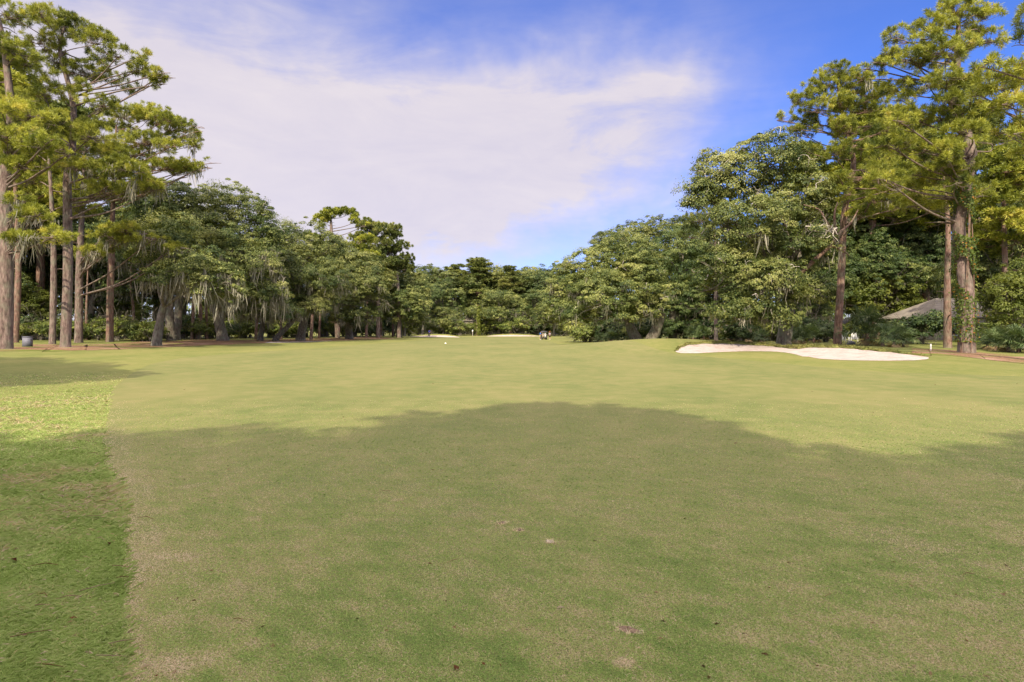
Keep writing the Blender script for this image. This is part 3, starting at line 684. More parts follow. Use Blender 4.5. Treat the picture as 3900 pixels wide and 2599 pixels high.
# behind the left row
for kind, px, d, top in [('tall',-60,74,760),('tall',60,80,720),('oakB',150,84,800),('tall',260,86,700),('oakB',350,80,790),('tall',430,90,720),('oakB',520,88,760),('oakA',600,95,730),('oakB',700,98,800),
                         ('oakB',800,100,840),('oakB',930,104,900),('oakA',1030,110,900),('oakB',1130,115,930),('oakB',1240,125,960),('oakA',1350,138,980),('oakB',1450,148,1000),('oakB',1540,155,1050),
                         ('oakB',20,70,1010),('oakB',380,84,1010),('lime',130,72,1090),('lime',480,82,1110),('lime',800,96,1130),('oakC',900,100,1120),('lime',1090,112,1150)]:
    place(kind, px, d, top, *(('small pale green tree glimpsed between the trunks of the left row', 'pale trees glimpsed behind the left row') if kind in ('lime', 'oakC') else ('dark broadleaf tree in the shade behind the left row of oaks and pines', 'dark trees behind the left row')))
for kind, px, d, top, sq in [('pineC',60,74,330,1.4),('pineC',150,78,430,1.4),('pineA',250,80,400,1.3),('pineC',-40,70,180,1.4)]:
    place(kind, px, d, top, 'tall pine filling the sky behind the trunks beside the grey utility box', 'pines behind the left pines', sq)
# behind the right row
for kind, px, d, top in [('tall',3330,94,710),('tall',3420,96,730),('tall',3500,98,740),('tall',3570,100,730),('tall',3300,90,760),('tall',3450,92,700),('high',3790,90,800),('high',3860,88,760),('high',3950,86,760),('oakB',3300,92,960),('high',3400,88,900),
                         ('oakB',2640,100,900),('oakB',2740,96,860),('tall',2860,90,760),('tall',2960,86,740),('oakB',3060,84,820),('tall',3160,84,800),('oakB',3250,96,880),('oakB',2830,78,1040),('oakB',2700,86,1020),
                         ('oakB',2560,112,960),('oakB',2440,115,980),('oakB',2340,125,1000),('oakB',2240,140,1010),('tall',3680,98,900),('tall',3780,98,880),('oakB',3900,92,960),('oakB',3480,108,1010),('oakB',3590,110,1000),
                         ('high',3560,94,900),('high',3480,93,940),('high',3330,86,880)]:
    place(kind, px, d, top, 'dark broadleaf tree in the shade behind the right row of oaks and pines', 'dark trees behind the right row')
place('lime', 3088, 82, 1110, 'sunlit young tree between the largest right oak and the purple pine trunk', 'sunlit young trees', 1.2)
place('oakB', 3085, 76, 1040, 'dark tree in the gap right behind the largest right oak trunk', 'dark trees behind the right row')
place('lime', 3300, 88, 1010, 'sunlit yellow green tree right of the purple pine trunk', 'sunlit young trees', 1.2)
place('lime', 3380, 90, 1060, 'sunlit yellow green tree above the palmettos', 'sunlit young trees', 1.1)
place('lime', 3885, 47, 1000, 'bright lime green tree at the right edge of the photo', 'sunlit young trees', .9)
for px, d, top in [(3800,60,760),(3870,66,720)]:
    place('oakC', px, d, top, 'grey green loose oak right of the vine covered pine', 'loose oaks right of the vine covered pine', .8)
for kind, px, d, top, sq in [('pineC',3830,56,560,1.2),('pineB',3890,60,480,1.2),('pineC',3330,88,430,1.5),('pineA',3440,90,470,1.5),('pineC',3530,92,500,1.4),('pineB',3720,90,420,1.4),('pineC',3070,92,560,1.3),('pineA',3270,94,560,1.4)]:
    place(kind, px, d, top, 'tall pine filling the sky behind the purple trunked and vine covered right pines', 'pines behind the right pines', sq)
# trees behind the camera and off to the left (they throw the shadows on the turf)
def shade(kind, x, y, H, sq=1.0, rz=0):
    p, H0 = PROTO[kind]; o = copy_tree(p); s = H/H0
    o.location = (x, y, float(T(x, y))); o.scale = (s*sq, s*sq, s); o.rotation_euler = (0, 0, rz)
    tag(o, 'tree standing behind the viewpoint whose crown shades the near turf', 'tree', 'trees behind the viewpoint')
for k, (x, y, H, sq) in enumerate([(-17,-12,16.8,1.0),(-11.5,-11,18.2,1.0),(-7,-10,19.4,.95),(-2.4,-9,20.8,.9),(2.6,-11.5,17.8,.92),(6.5,-11.5,18.8,.95),(11,-12,18,1.0),(15.5,-13,16.6,1.1),(-4,-17,22,1.1),(-9.3,-14,21,1.0),(.4,-15,21.5,1.0),(4.6,-15,21,1.0),(9,-16,21.6,1.0),(-14,-16,21,1.0)]):
    kd = ('high','pineA','high','pineC')[k % 4]; shade(kd, x, y, H, sq*(1.75 if kd[0] == 'p' else 1.15), k*1.3)
for k, (x, y, H, sq) in enumerate([(-20.5,11,15,1.0),(-24,15,15.5,1.0),(-27,14,16,1.0),(-31,19,16,1.0)]):
    p, H0 = PROTO['high']; o = copy_tree(p); s = H/H0
    o.location = (x, y, float(T(x, y))); o.scale = (s*sq, s*sq, s); o.rotation_euler = (0, 0, k*2.)
    tag(o, 'tree standing left of the view whose shadow falls on the left rough', 'tree', 'trees left of the view')

# the far-off wood that closes the horizon all round
def far_wood():
    r = rng(401); ring = np.array([(-150,-10),(-135,60),(-115,130),(-85,200),(-40,236),(0,240),(40,236),(85,200),(115,130),(135,60),(150,-10)], float)
    n = 6500; t = r.uniform(0, len(ring)-1.001, n); i = t.astype(int); f = (t-i)[:, None]
    c = ring[i]*(1-f)+ring[i+1]*f; out_ = nz(c); c = c+out_*r.uniform(0, 14, (n, 1)); hmax = 11+3.5*Field(7, .06, 2, 8)(c)
    z = T(c[:, 0], c[:, 1])+hmax*r.uniform(0, 1, n)**.8; b = MB()
    foliage(r, np.column_stack([c, z]), r.uniform(1.3, 2.6, n), np.column_stack([-out_, np.full(n, .3)]), 34, .85, b, np.clip(r.normal(.4, .15, n), 0, 1))
    o = b.build('far_wood', M['oakdark']); o['kind'] = 'stuff'
far_wood()
# ------------------------------------------------------------------ understory
def proto_shrub(seed, mat='shrub', W=1.6, H=2.2, K=44, L=.16):
    r = rng(seed); e = [(r.normal(0,.4)*W*.6, r.normal(0,.4)*W*.6, H*r.uniform(.35,.65), W*r.uniform(.4,.65), W*r.uniform(.4,.65), H*r.uniform(.22,.34)) for _ in range(5)]
    o = oak('shrub', (0,0,0), e, seed, K=K, L=L, dens=.9, moss=0, mat=mat, trunk_r=.06, puff=.4, low=.9, fork=.15, multi=3); return o
SH = [proto_shrub(201), proto_shrub(202, 'shrub', 1.9, 1.9), proto_shrub(203, 'oakdark', 1.8, 2.4), proto_shrub(204, 'lime', 1.4, 1.8)]
shused = set()
def shrub(k, px, d, s, label, group, sz=None):
    o = copy_tree(SH[k]) if k in shused else SH[k]; shused.add(k)
    p = ground(px, d); o.location = tuple(p); o.scale = (s, s, s*(sz or 1)); o.rotation_euler = (0, 0, rw.uniform(0, 6.28))
    return tag(o, label, 'shrub', group)
for px in np.linspace(40, 600, 16): shrub(int(rw.choice([0,1,0,3])), px+rw.normal(0,12), 69+rw.normal(0,1.5), rw.uniform(.9,1.3), 'leafy green shrub in the low thicket behind the left pine trunks', 'thicket behind the left pines')
for px in np.linspace(60, 1560, 44):
    d = np.interp(px, [0,700,1100,1560], [72,86,110,160])+rw.normal(0,3); s = rw.uniform(1.1,1.9)*d/90
    shrub(int(rw.choice([0,1,2,2,3])), px+rw.normal(0,10), d, s, 'shrub in the understory behind the left oak trunks', 'understory behind the left oaks')
for px in np.linspace(1560, 2160, 22):
    shrub(int(rw.choice([0,1,2,3])), px+rw.normal(0,8), 176+rw.normal(0,4), rw.uniform(1.6,2.6), 'shrub at the foot of the far tree line', 'understory of the far tree line')
for px in np.linspace(2225, 3160, 38):
    d = np.interp(px, [2150,2450,2600,2800,3160], [110,92,92,80,72])+rw.normal(0,3); s = rw.uniform(1.0,1.8)*d/80
    shrub(int(rw.choice([0,1,2,2,3])), px+rw.normal(0,10), d, s, 'shrub in the understory behind the right oak trunks', 'understory behind the right oaks')
for px, d, s, k in [(3515,57,1.5,2),(3450,62,1.2,2),(3470,60,1.0,0),(3790,60,1.2,0),(3860,55,1.3,0),(3940,50,1.4,0),(3330,90,1.6,1),(3420,92,1.6,0),(3250,84,1.5,3)]:
    shrub(k, px, d, s, 'dense dark green bush in front of the tan roofed house' if k == 2 else 'green shrub growing round the tan roofed house', 'shrubs round the house')

def proto_palm(seed, n=34, R=1.25, H=.8):
    r = rng(seed); root = empty('palmetto', (0,0,0)); mb = MB(); st = MB()
    for k in range(n):
        dead = k < 4; a = r.uniform(0, 6.28); el = r.uniform(-1.0, -.5) if dead else r.uniform(-.05, 1.4); dr = np.array([math.cos(a)*math.cos(el), math.sin(a)*math.cos(el), math.sin(el)])
        c0 = np.array([0, 0, H*.6]); hub = c0+dr*R*(r.uniform(.25, .4) if dead else r.uniform(.4, .8))
        p, q = resample([c0, (c0+hub)/2+np.array([0,0,.06]), hub], [.02,.016,.012], 5); st.tube(p, q, 4, cap=False)
        side = nz(np.cross(dr, [0, 0, 1])); upv = np.cross(side, dr); m = 17
        ang = np.linspace(-1.75, 1.75, m); bd_ = dr[None]*np.cos(ang)[:, None]+side[None]*np.sin(ang)[:, None]+upv[None]*r.normal(0, .12, (m, 1))
        ln = R*.62*(1-.3*np.abs(ang)/1.75)*r.uniform(.8, 1.15, m)*(.7 if dead else 1)
        tip = hub+bd_*ln[:, None]-np.array([0, 0, 1])*(ln*r.uniform(.1,.5))[:, None]; md = hub+bd_*(ln*.5)[:, None]+upv*.03
        s2 = nz(np.cross(bd_, upv[None]))*.021*R
        v = np.stack([np.repeat(hub[None], m, 0), md+s2, tip, md-s2], 1); mb.add(v.reshape(-1, 3), np.arange(4*m).reshape(-1, 4), 1.0 if dead else np.clip(r.normal(.5,.22,m),0,.9))
    tr = MB(); p, q = resample([(0,0,-.1),(0,0,H*.3),(0,0,H*.6)], [.13,.11,.09], 6); tr.tube(p, q, 8, rough=.12, seed=seed)
    tr.build('trunk', M['redbark'], root); st.build('stems', M['palm'], root); mb.build('fronds', M['palm'], root); return root
PM = [proto_palm(301), proto_palm(302, 28, 1.15, .65)]; pmused = set()
def palm(px, d, s, label, group='palmettos in front of the house', sz=1):
    k = int(rw.integers(0, 2)); o = copy_tree(PM[k]) if k in pmused else PM[k]; pmused.add(k)
    o.location = tuple(ground(px, d)); o.scale = (s, s, s*sz); o.rotation_euler = (0, 0, rw.uniform(0, 6.28)); return tag(o, label, 'palmetto', group)
palm(3302, 55, 1.75, 'tallest palmetto, round head on a short brown trunk beside the lawn chairs', sz=1.25)
palm(3362, 53, 1.3, 'palmetto with broad fans just right of the tallest palmetto')
palm(3405, 50, 1.15, 'palmetto with a skirt of dead tan fronds near the white stake')
palm(3440, 52, 1.0, 'small palmetto against the dense dark bush')
for px, d, s in [(3790,46,1.1),(3840,44,1.0),(3880,43,1.2),(3930,42,1.1),(3760,48,.9)]: palm(px, d, s, 'low palmetto in the straw at the right edge of the photo', 'palmettos at the right edge')
for px, d, s in [(2420,86,1.2),(2500,90,1.3),(2540,86,1.1),(2640,82,1.3),(2680,80,1.2),(2780,76,1.2),(2850,72,1.1),(2900,68,1.0),(3030,62,1.1),(3060,60,1.0),(3100,64,1.2),(2330,92,1.2),(2290,95,1.1)]:
    palm(px, d, s, 'low palmetto at the foot of the right oak trunks', 'palmettos under the right oaks')

# ------------------------------------------------------------------ vine on the right pine
def vine():
    r = rng(61); base = ground(3680, 42); tr = [base]+[wp(a, b_, 42) for a, b_ in [(3677,1100),(3671,850),(3664,600)]]
    pts, _ = resample(tr, [1]*4, 40); mb = MB(); n = 11000
    t = np.clip(r.beta(1.7, 1.5, n), .06, 1)*38.9; i = t.astype(int); c = pts[i]+(pts[i+1]-pts[i])*(t-i)[:, None]
    a = r.uniform(0, 6.28, n); rad = np.interp(t, [0, 39], [.5, .42])*1.0+r.exponential(.10, n)
    patch = Field(5, 1.1, 2, 8)(np.column_stack([a*1.2, c[:, 2]*.9])) > -.75
    nr = np.column_stack([np.cos(a), np.sin(a), np.zeros(n)]); p = c+nr*rad[:, None]
    p, nr = p[patch], nr[patch]; n = len(p)
    tg = nz(r.normal(size=(n, 3))+np.array([0, 0, -.8])); l = r.uniform(.09, .19, n)
    leaves_quads(p, nz(nr+r.normal(0, .5, (n, 3))), tg, l, l*.7, mb, np.where(r.uniform(size=n) < .06, 1.0, np.clip(r.normal(.4, .2, n), 0, .8)))
    root = empty('climbing_vine', base); mb.build('foliage', M['vine'], root, base)
    st = MB()
    for k in range(4):
        a0 = r.uniform(3.4, 6.2); q = [pts[j]+np.array([math.cos(a0+.05*j), math.sin(a0+.05*j), 0])*np.interp(j, [0, 39], [.56, .40]) for j in range(0, 36, 3)]
        p2, r2 = resample(q, [.035]*len(q), 40); st.tube(p2, r2, 5)
    st.build('stem', M['redbark'], root, base)
    tag(root, 'green vine with orange specks climbing the thickest right pine', 'vine')
M['vine'] = leaf_mat('vine_leaf', [(0, (.05,.09,.02)), (.5, (.12,.17,.03)), (.8, (.2,.22,.05)), (1, (.40,.19,.035))], trans=.3)
vine()

# ------------------------------------------------------------------ houses
def shingle_mat():
    m, nt, out = newmat('roof_shingle'); g = nt.nodes.new('ShaderNodeNewGeometry').outputs['Position']
    a = noise(nt, 2.2, 3, .6, g, (.25, .25, 6)); b = noise(nt, 1.2, 3, .6, g); wv = N(nt, 'ShaderNodeTexWave', wave_type='BANDS', bands_direction='Z'); wv.inputs['Scale'].default_value = 2.6; wv.inputs['Distortion'].default_value = .6; nt.links.new(g, wv.inputs[0])
    c = ramp(nt, math_(nt, 'ADD', math_(nt, 'MULTIPLY', a, .6), math_(nt, 'MULTIPLY', b, .4)), [(.35, (.14,.123,.108)), (.5, (.205,.18,.155)), (.65, (.26,.23,.195))])
    c = mixc(nt, math_(nt, 'MULTIPLY', math_(nt, 'SUBTRACT', wv.outputs['Fac'], .7, True), 1.0, True), c, (.09,.08,.075))
    p = N(nt, 'ShaderNodeBsdfPrincipled'); p.inputs['Roughness'].default_value = .9; p.inputs['Specular IOR Level'].default_value = .1
    nt.links.new(c, p.inputs['Base Color']); nt.links.new(p.outputs[0], out.inputs[0]); return m
M['shingle'] = shingle_mat()
M['stucco'] = plain('wall_stucco', (.46,.41,.34), .9, .1, .08, 3)
M['trim'] = plain('white_trim', (.62,.60,.55), .6, .3, .05, 4)
M['darkglass'] = plain('dark_glass', (.02,.025,.03), .08, .5, .1, 2)
M['darkroof'] = plain('slate_roof', (.07,.07,.10), .8, .2, .2, 10)
def part(name, mat, parent, fn, label=None, smooth=False):
    b = MB(); fn(b); o = b.build(name, M[mat] if isinstance(mat, str) else mat, parent, smooth=smooth)
    if label: o['label'] = label
    return o
def hip_roof(b, x0, x1, y0, y1, ze, zr, ov=.6, inset=None, th=.18):
    ym = (y0+y1)/2; ins = (y1-y0)/2 if inset is None else inset
    a = [(x0-ov,y0-ov,ze),(x1+ov,y0-ov,ze),(x1+ov,y1+ov,ze),(x0-ov,y1+ov,ze),(x0+ins,ym,zr),(x1-ins,ym,zr)]
    b.add(a, [(0,1,5,4),(2,3,4,5)]); b.add(a, [(3,0,4),(1,2,5)])
    b.box((x0-ov,y0-ov,ze-th), (x1+ov,y1+ov,ze-.003))
hb = wp(3600, 1290, 78); hz = float(T(hb[0], 78))
house = empty('tan_house', (hb[0], 78, hz)); tag(house, 'tan house with pale hip roof standing behind the vine covered pine', 'house')
part('wall', 'stucco', house, lambda b: b.box((-4.6,-5,-.4), (6.5,5,2.55)))
part('roof', 'shingle', house, lambda b: hip_roof(b, -4.6, 6.5, -5, 5, 2.75, 5.3, .7, 3.4))
part('wing_wall', 'stucco', house, lambda b: b.box((6.52,-3.2,-.4), (15,4,2.3)))
part('wing_roof', 'shingle', house, lambda b: hip_roof(b, 6.52, 15, -3.2, 4, 2.45, 4.4, .5, 2.5))
for x, z0, z1, w, y in ((3.9,.55,1.95,.45,-5.0),(1.5,.6,1.9,.5,-5.0),(8.6,.7,1.9,.6,-3.2),(-2.5,.6,1.9,.5,-5.0)):
    f = part('window', 'trim', house, lambda b: [b.box((x-w-.12,y-.09,z0-.12),(x-w,y-.003,z1+.12)), b.box((x+w,y-.09,z0-.12),(x+w+.12,y-.003,z1+.12)), b.box((x-w,y-.09,z0-.12),(x+w,y-.003,z0)), b.box((x-w,y-.09,z1),(x+w,y-.003,z1+.12))])
    part('pane', 'darkglass', f, lambda b: b.box((x-w+.002,y-.05,z0+.002),(x+w-.002,y-.01,z1-.002)))
h2 = wp(2755, 1290, 97); house2 = empty('low_house', (h2[0], 97, float(T(h2[0], 97)))); tag(house2, 'low house with dark roof half hidden behind the slim pale pine', 'house')
part('wall', 'stucco', house2, lambda b: b.box((-4,-3,-.4), (5,4,2.2)))
part('roof', 'darkroof', house2, lambda b: hip_roof(b, -4, 5, -3, 4, 2.35, 4.2, .6, 3.4))
h3 = wp(3255, 1290, 98); house3 = empty('tan_shed', (h3[0], 98, float(T(h3[0], 98)))); tag(house3, 'low tan roofed building glimpsed behind the lawn chairs', 'house')
part('wall', 'stucco', house3, lambda b: b.box((-3,-3,-.4), (5,3,2.0)))
part('roof', 'shingle', house3, lambda b: hip_roof(b, -3, 5, -3, 3, 2.15, 3.6, .5, 3.0))
for px, d, lab in ((1795, 204, 'tan gabled house glimpsed behind the ivy covered far trunk'), (1735, 206, 'mauve house glimpsed low in the far tree line')):
    p = wp(px, 1290, d); h4 = empty('far_house', (p[0], d, float(T(p[0], d)))); tag(h4, lab, 'house')
    hh = 4.4 if px > 1760 else 2.6
    part('wall', 'shingle', h4, lambda b: b.box((-2.2,-3,-.4), (2.2,3,hh)))
    part('roof', 'shingle' if px > 1760 else 'darkroof', h4, lambda b: hip_roof(b, -2.2, 2.2, -3, 3, hh+.1, hh+1.6, .4, 1.8))

# ------------------------------------------------------------------ small things
M['greybox'] = plain('grey_plastic', (.15,.15,.185), .6, .3, .06, 5)
M['white'] = plain('white_paint', (.72,.71,.68), .5, .4, .04, 6)
M['greenmetal'] = plain('green_metal', (.08,.14,.09), .5, .4, .1)
g = ground(105, 50.2); ub = empty('utility_box', g, .3); tag(ub, 'grey utility box with lid standing on pine straw beside the thickest left pine', 'utility box')
part('body', 'greybox', ub, lambda b: b.box((-.27,-.27,-.05), (.27,.27,.78)))
part('lid', 'greybox', ub, lambda b: [b.box((-.29,-.29,.783), (.29,.29,.84)), b.box((-.22,-.22,.842), (.22,.22,.86))])
part('vent_panel', 'path', ub, lambda b: [b.box((.272,-.2,.5+k*.035), (.285,.2,.52+k*.035)) for k in range(4)])
g = ground(3545, 43.5); sk = empty('boundary_stake', g); tag(sk, 'short white boundary stake beside the dense dark bush', 'stake')
part('post', 'white', sk, lambda b: [b.box((-.035,-.035,-.1), (.035,.035,.46))])
part('cap', 'white', sk, lambda b: b.add([(-.042,-.042,.462),(.042,-.042,.462),(.042,.042,.462),(-.042,.042,.462),(0,0,.52)], [(0,1,4),(1,2,4),(2,3,4),(3,0,4)]))
def lawn_chair(px, d, rz, label):
    o = empty('lawn_chair', ground(px, d), rz); tag(o, label, 'chair', 'white lawn chairs')
    R = Matrix.Rotation(-.12, 4, 'X'); 
    part('seat', 'white', o, lambda b: [b.box((-.26,-.3+k*.11,.36-k*.018), (.26,-.2+k*.11,.385-k*.018)) for k in range(5)])
    def bk_(b):
        for k in range(6):
            x = -.26+k*.088; h = .95+.08*math.sin((k+.5)/6*math.pi)
            b.add([(x,.24,.3),(x+.08,.24,.3),(x+.08,.46,h),(x,.46,h),(x,.265,.29),(x+.08,.265,.29),(x+.08,.485,h-.01),(x,.485,h-.01)], [(0,1,2,3),(7,6,5,4),(0,3,7,4),(1,5,6,2),(3,2,6,7),(0,4,5,1)])
    part('backrest', 'white', o, bk_)
    for s in (-1, 1):
        part('armrest', 'white', o, lambda b: b.box((s*.35-.06,-.36,.56), (s*.35+.06,.36,.585)))
        part('leg', 'white', o, lambda b: b.box((s*.3-.03,-.34,-.03), (s*.3+.03,-.27,.557)))
        part('leg', 'white', o, lambda b: b.box((s*.3-.03,.26,-.03), (s*.3+.03,.33,.557)))
    return o
lawn_chair(3216, 63, .5, 'white slatted lawn chair nearer the purple pine trunk')
lawn_chair(3254, 63, -.5, 'white slatted lawn chair nearer the tallest palmetto')
o = empty('garden_table', ground(3236, 63.3)); tag(o, 'small round green garden table between the two white lawn chairs', 'table')
def disc(b, r, z0, z1, n=16, c=(0,0)):
    a = np.linspace(0, 2*np.pi, n, endpoint=False); P = np.column_stack([c[0]+r*np.cos(a), c[1]+r*np.sin(a)])
    v = np.vstack([np.column_stack([P, np.full(n, z0)]), np.column_stack([P, np.full(n, z1)])]); k = np.arange(n); k2 = (k+1) % n
    b.add(v, np.column_stack([k, k2, k2+n, k+n])); b.add(v, [list(range(n, 2*n))]); b.add(v, [list(range(n))[::-1]])
part('tabletop', 'greenmetal', o, lambda b: disc(b, .3, .5, .53))
for k in range(3):
    a = k*2.1; part('leg', 'greenmetal', o, lambda b: b.tube([(.22*math.cos(a), .22*math.sin(a), -.03), (.12*math.cos(a), .12*math.sin(a), .498)], [.018, .018], 6))
o = empty('wooden_box', ground(3241, 56.5), .3); tag(o, 'low weathered wooden box lying on the grass below the lawn chairs', 'box')
part('body', 'greybox', o, lambda b: b.box((-.33,-.2,-.03), (.33,.2,.17)))
part('lid', 'path', o, lambda b: b.add([(-.36,-.23,.172),(.36,-.23,.172),(.36,.23,.32),(-.36,.23,.32),(-.36,-.23,.20),(.36,-.23,.20),(.36,.23,.35),(-.36,.23,.35)], [(3,2,1,0),(4,5,6,7),(0,1,5,4),(1,2,6,5),(2,3,7,6),(3,0,4,7)]))
g = ground(1800, 168); o = empty('marker_post', g); tag(o, 'slim post with a rounded white head beside the far ivy covered trunk', 'post')
part('post', 'deadwood', o, lambda b: b.tube([(0,0,-.1),(0,0,1.0)], [.09,.08], 8))
part('head', 'white', o, lambda b: b.tube([(0,0,1.0),(0,0,1.08),(0,0,1.4),(0,0,1.6),(0,0,1.66)], [.09,.17,.18,.13,.03], 12), smooth=True)
g = ground(1818, 170); o = empty('dead_trunk', g); tag(o, 'straight far trunk wrapped in bright yellow green ivy', 'tree')
def snag(b): 
    p, q = resample([(0,0,-.2),(0.1,0,4),(0,.1,8.5)], [.42,.34,.22], 12); b.tube(p, q, 9, rough=.05)
part('trunk', 'redbark', o, snag)
def ivy(b):
    r = rng(63); n = 900; z = r.uniform(.2, 8.3, n); a = r.uniform(-2.4, 1.0, n); rad = .42+r.exponential(.16, n)
    p = np.column_stack([np.cos(a)*rad+.25, np.sin(a)*rad, z]); nr = nz(np.column_stack([np.cos(a), np.sin(a), np.zeros(n)])+r.normal(0,.4,(n,3))); l = r.uniform(.3,.5,n)
    leaves_quads(p, nr, nz(r.normal(size=(n,3))+np.array([0,0,-.6])), l, l*.7, b, np.clip(r.normal(.6,.2,n),0,1))
part('ivy', 'lime', o, ivy)
g = gp(1697, 1309.5); o = empty('yardage_disc', g); tag(o, 'small white yardage disc lying on the fairway before the far bunker', 'marker')
part('disc', 'white', o, lambda b: disc(b, .15, .0, .03)); part('dome', 'white', o, lambda b: [b.tube([(0,0,.028),(0,0,.09),(0,0,.12)], [.13,.10,.03], 12)], smooth=True)

# ------------------------------------------------------------------ golf cart
M['cartblack'] = plain('cart_black', (.03,.03,.035), .4, .5, .1)
M['cartgrey'] = plain('cart_canopy', (.085,.08,.10), .55, .4, .1)
M['rubber'] = plain('tyre_rubber', (.02,.02,.02), .8, .2, .1)
M['chrome'] = plain('rim_metal', (.5,.5,.52), .3, .5, .05)
M['seatfab'] = plain('cart_seat', (.36,.32,.27), .6, .3, .06)
g = ground(2071, 134); cart = empty('golf_cart', g, .12); tag(cart, 'dark golf cart seen from behind beside two golfers on the far fairway', 'golf cart')
def prism(b, prof, x0, x1):
    n = len(prof); v = [(x0, y, z) for y, z in prof]+[(x1, y, z) for y, z in prof]; k = np.arange(n); k2 = (k+1) % n
    b.add(v, np.column_stack([k, k2, k2+n, k+n])); b.add(v, [list(range(n))[::-1]]); b.add(v, [list(range(n, 2*n))])
part('body', 'cartblack', cart, lambda b: prism(b, [(-1.15,.25),(-.3,.2),(.8,.2),(1.15,.3),(1.2,.62),(.85,.82),(.72,.4),(-.2,.36),(-.25,.7),(-.8,.72),(-1.18,.62)], -.58, .58))
part('bag_rack', 'cartgrey', cart, lambda b: [b.box((-.5,-1.35,.42),(.5,-1.18,.48)), b.box((-.5,-1.22,.9),(.5,-1.17,.95)), b.box((-.5,-1.22,.48),(-.45,-1.17,.9)), b.box((.45,-1.22,.48),(.5,-1.17,.9))])
part('seat', 'seatfab', cart, lambda b: [b.box((-.54,-.78,.722),(.54,-.22,.84)), b.box((-.54,-.88,.85),(.54,-.76,1.25))])
def canopy(b):
    n = 9; x = np.linspace(-.6, .6, n); V = []
    for y, dz in ((-1.2,-.06),(-1.0,0),(.6,.02),(.85,-.05)):
        V.append(np.column_stack([x, np.full(n, y), 1.86+dz-.12*(x/.6)**4]))
    V = np.array(V); top = V.reshape(-1, 3); bot = top-np.array([0,0,.05]); k = len(top)
    i = np.arange(3)[:, None]*n; j = np.arange(n-1)[None]; f = np.stack([i+j, i+j+1, i+n+j+1, i+n+j], -1).reshape(-1, 4)
    b.add(np.vstack([top, bot]), np.vstack([f, f[:, ::-1]+k]))
    rim = list(range(n))+[n*2-1, n*3-1]+list(range(4*n-1, 3*n-1, -1))+[2*n, n]; rim = np.array(rim); r2 = np.roll(rim, -1)
    b.add(np.vstack([top, bot]), np.column_stack([rim, rim+k, r2+k, r2]))
part('canopy', 'cartgrey', cart, canopy, smooth=True)
for sx in (-1, 1):
    part('canopy_post', 'cartblack', cart, lambda b: b.tube([(sx*.52,-1.0,.7),(sx*.52,-1.05,1.82)], [.022,.022], 6))
    part('canopy_post', 'cartblack', cart, lambda b: b.tube([(sx*.5,.95,.75),(sx*.5,.62,1.83)], [.022,.022], 6))
    for y in (-.75, .8):
        w = part('wheel', 'rubber', cart, lambda b: b.tube([(sx*.42,y,.22),(sx*.44,y,.22),(sx*.58,y,.22),(sx*.6,y,.22)], [.17,.225,.225,.17], 18), smooth=False)
        part('rim', 'chrome', w, lambda b: b.tube([(sx*.598,y,.22),(sx*.612,y,.22)], [.12,.10], 14))
part('steering_wheel', 'cartblack', cart, lambda b: b.tube([(-.28+.17*math.cos(a), .42-.07*math.sin(a), 1.02+.15*math.sin(a)) for a in np.linspace(0, 6.28, 17)], [.015]*17, 5))
def bag(x, col, lab):
    M[col[0]] = plain(*col); o = empty('golf_bag', (g[0]+x, g[1]-1.32, g[2]+.40)); tag(o, lab, 'golf bag', 'golf bags on the cart')
    part('bag_body', col[0], o, lambda b: b.tube([(0,0,.09),(0,.02,.5),(0,.07,.92)], [.13,.125,.15], 12), smooth=True)
    part('pocket', col[0], o, lambda b: b.box((-.1,-.2,.15), (.1,-.1,.55)))
    for k in range(6):
        a = k*1.05; q = part('golf_club', 'chrome', o, lambda b: b.tube([(.06*math.cos(a), .07+.06*math.sin(a), .9), (.09*math.cos(a), .12+.08*math.sin(a), 1.14)], [.009,.009], 5))
        part('club_head', 'cartblack' if k % 2 else 'chrome', q, lambda b: b.tube([(.09*math.cos(a)-.02, .12+.08*math.sin(a), 1.13), (.09*math.cos(a)+.05, .11+.08*math.sin(a), 1.17), (.09*math.cos(a)+.08, .1+.08*math.sin(a), 1.16)], [.02,.032,.02], 7))
bag(-.24, ('bag_tan', (.42,.33,.22), .7, .2, .1), 'tan golf bag strapped to the back of the dark cart')
bag(.24, ('bag_white', (.62,.60,.58), .6, .3, .1), 'white golf bag strapped to the back of the dark cart')

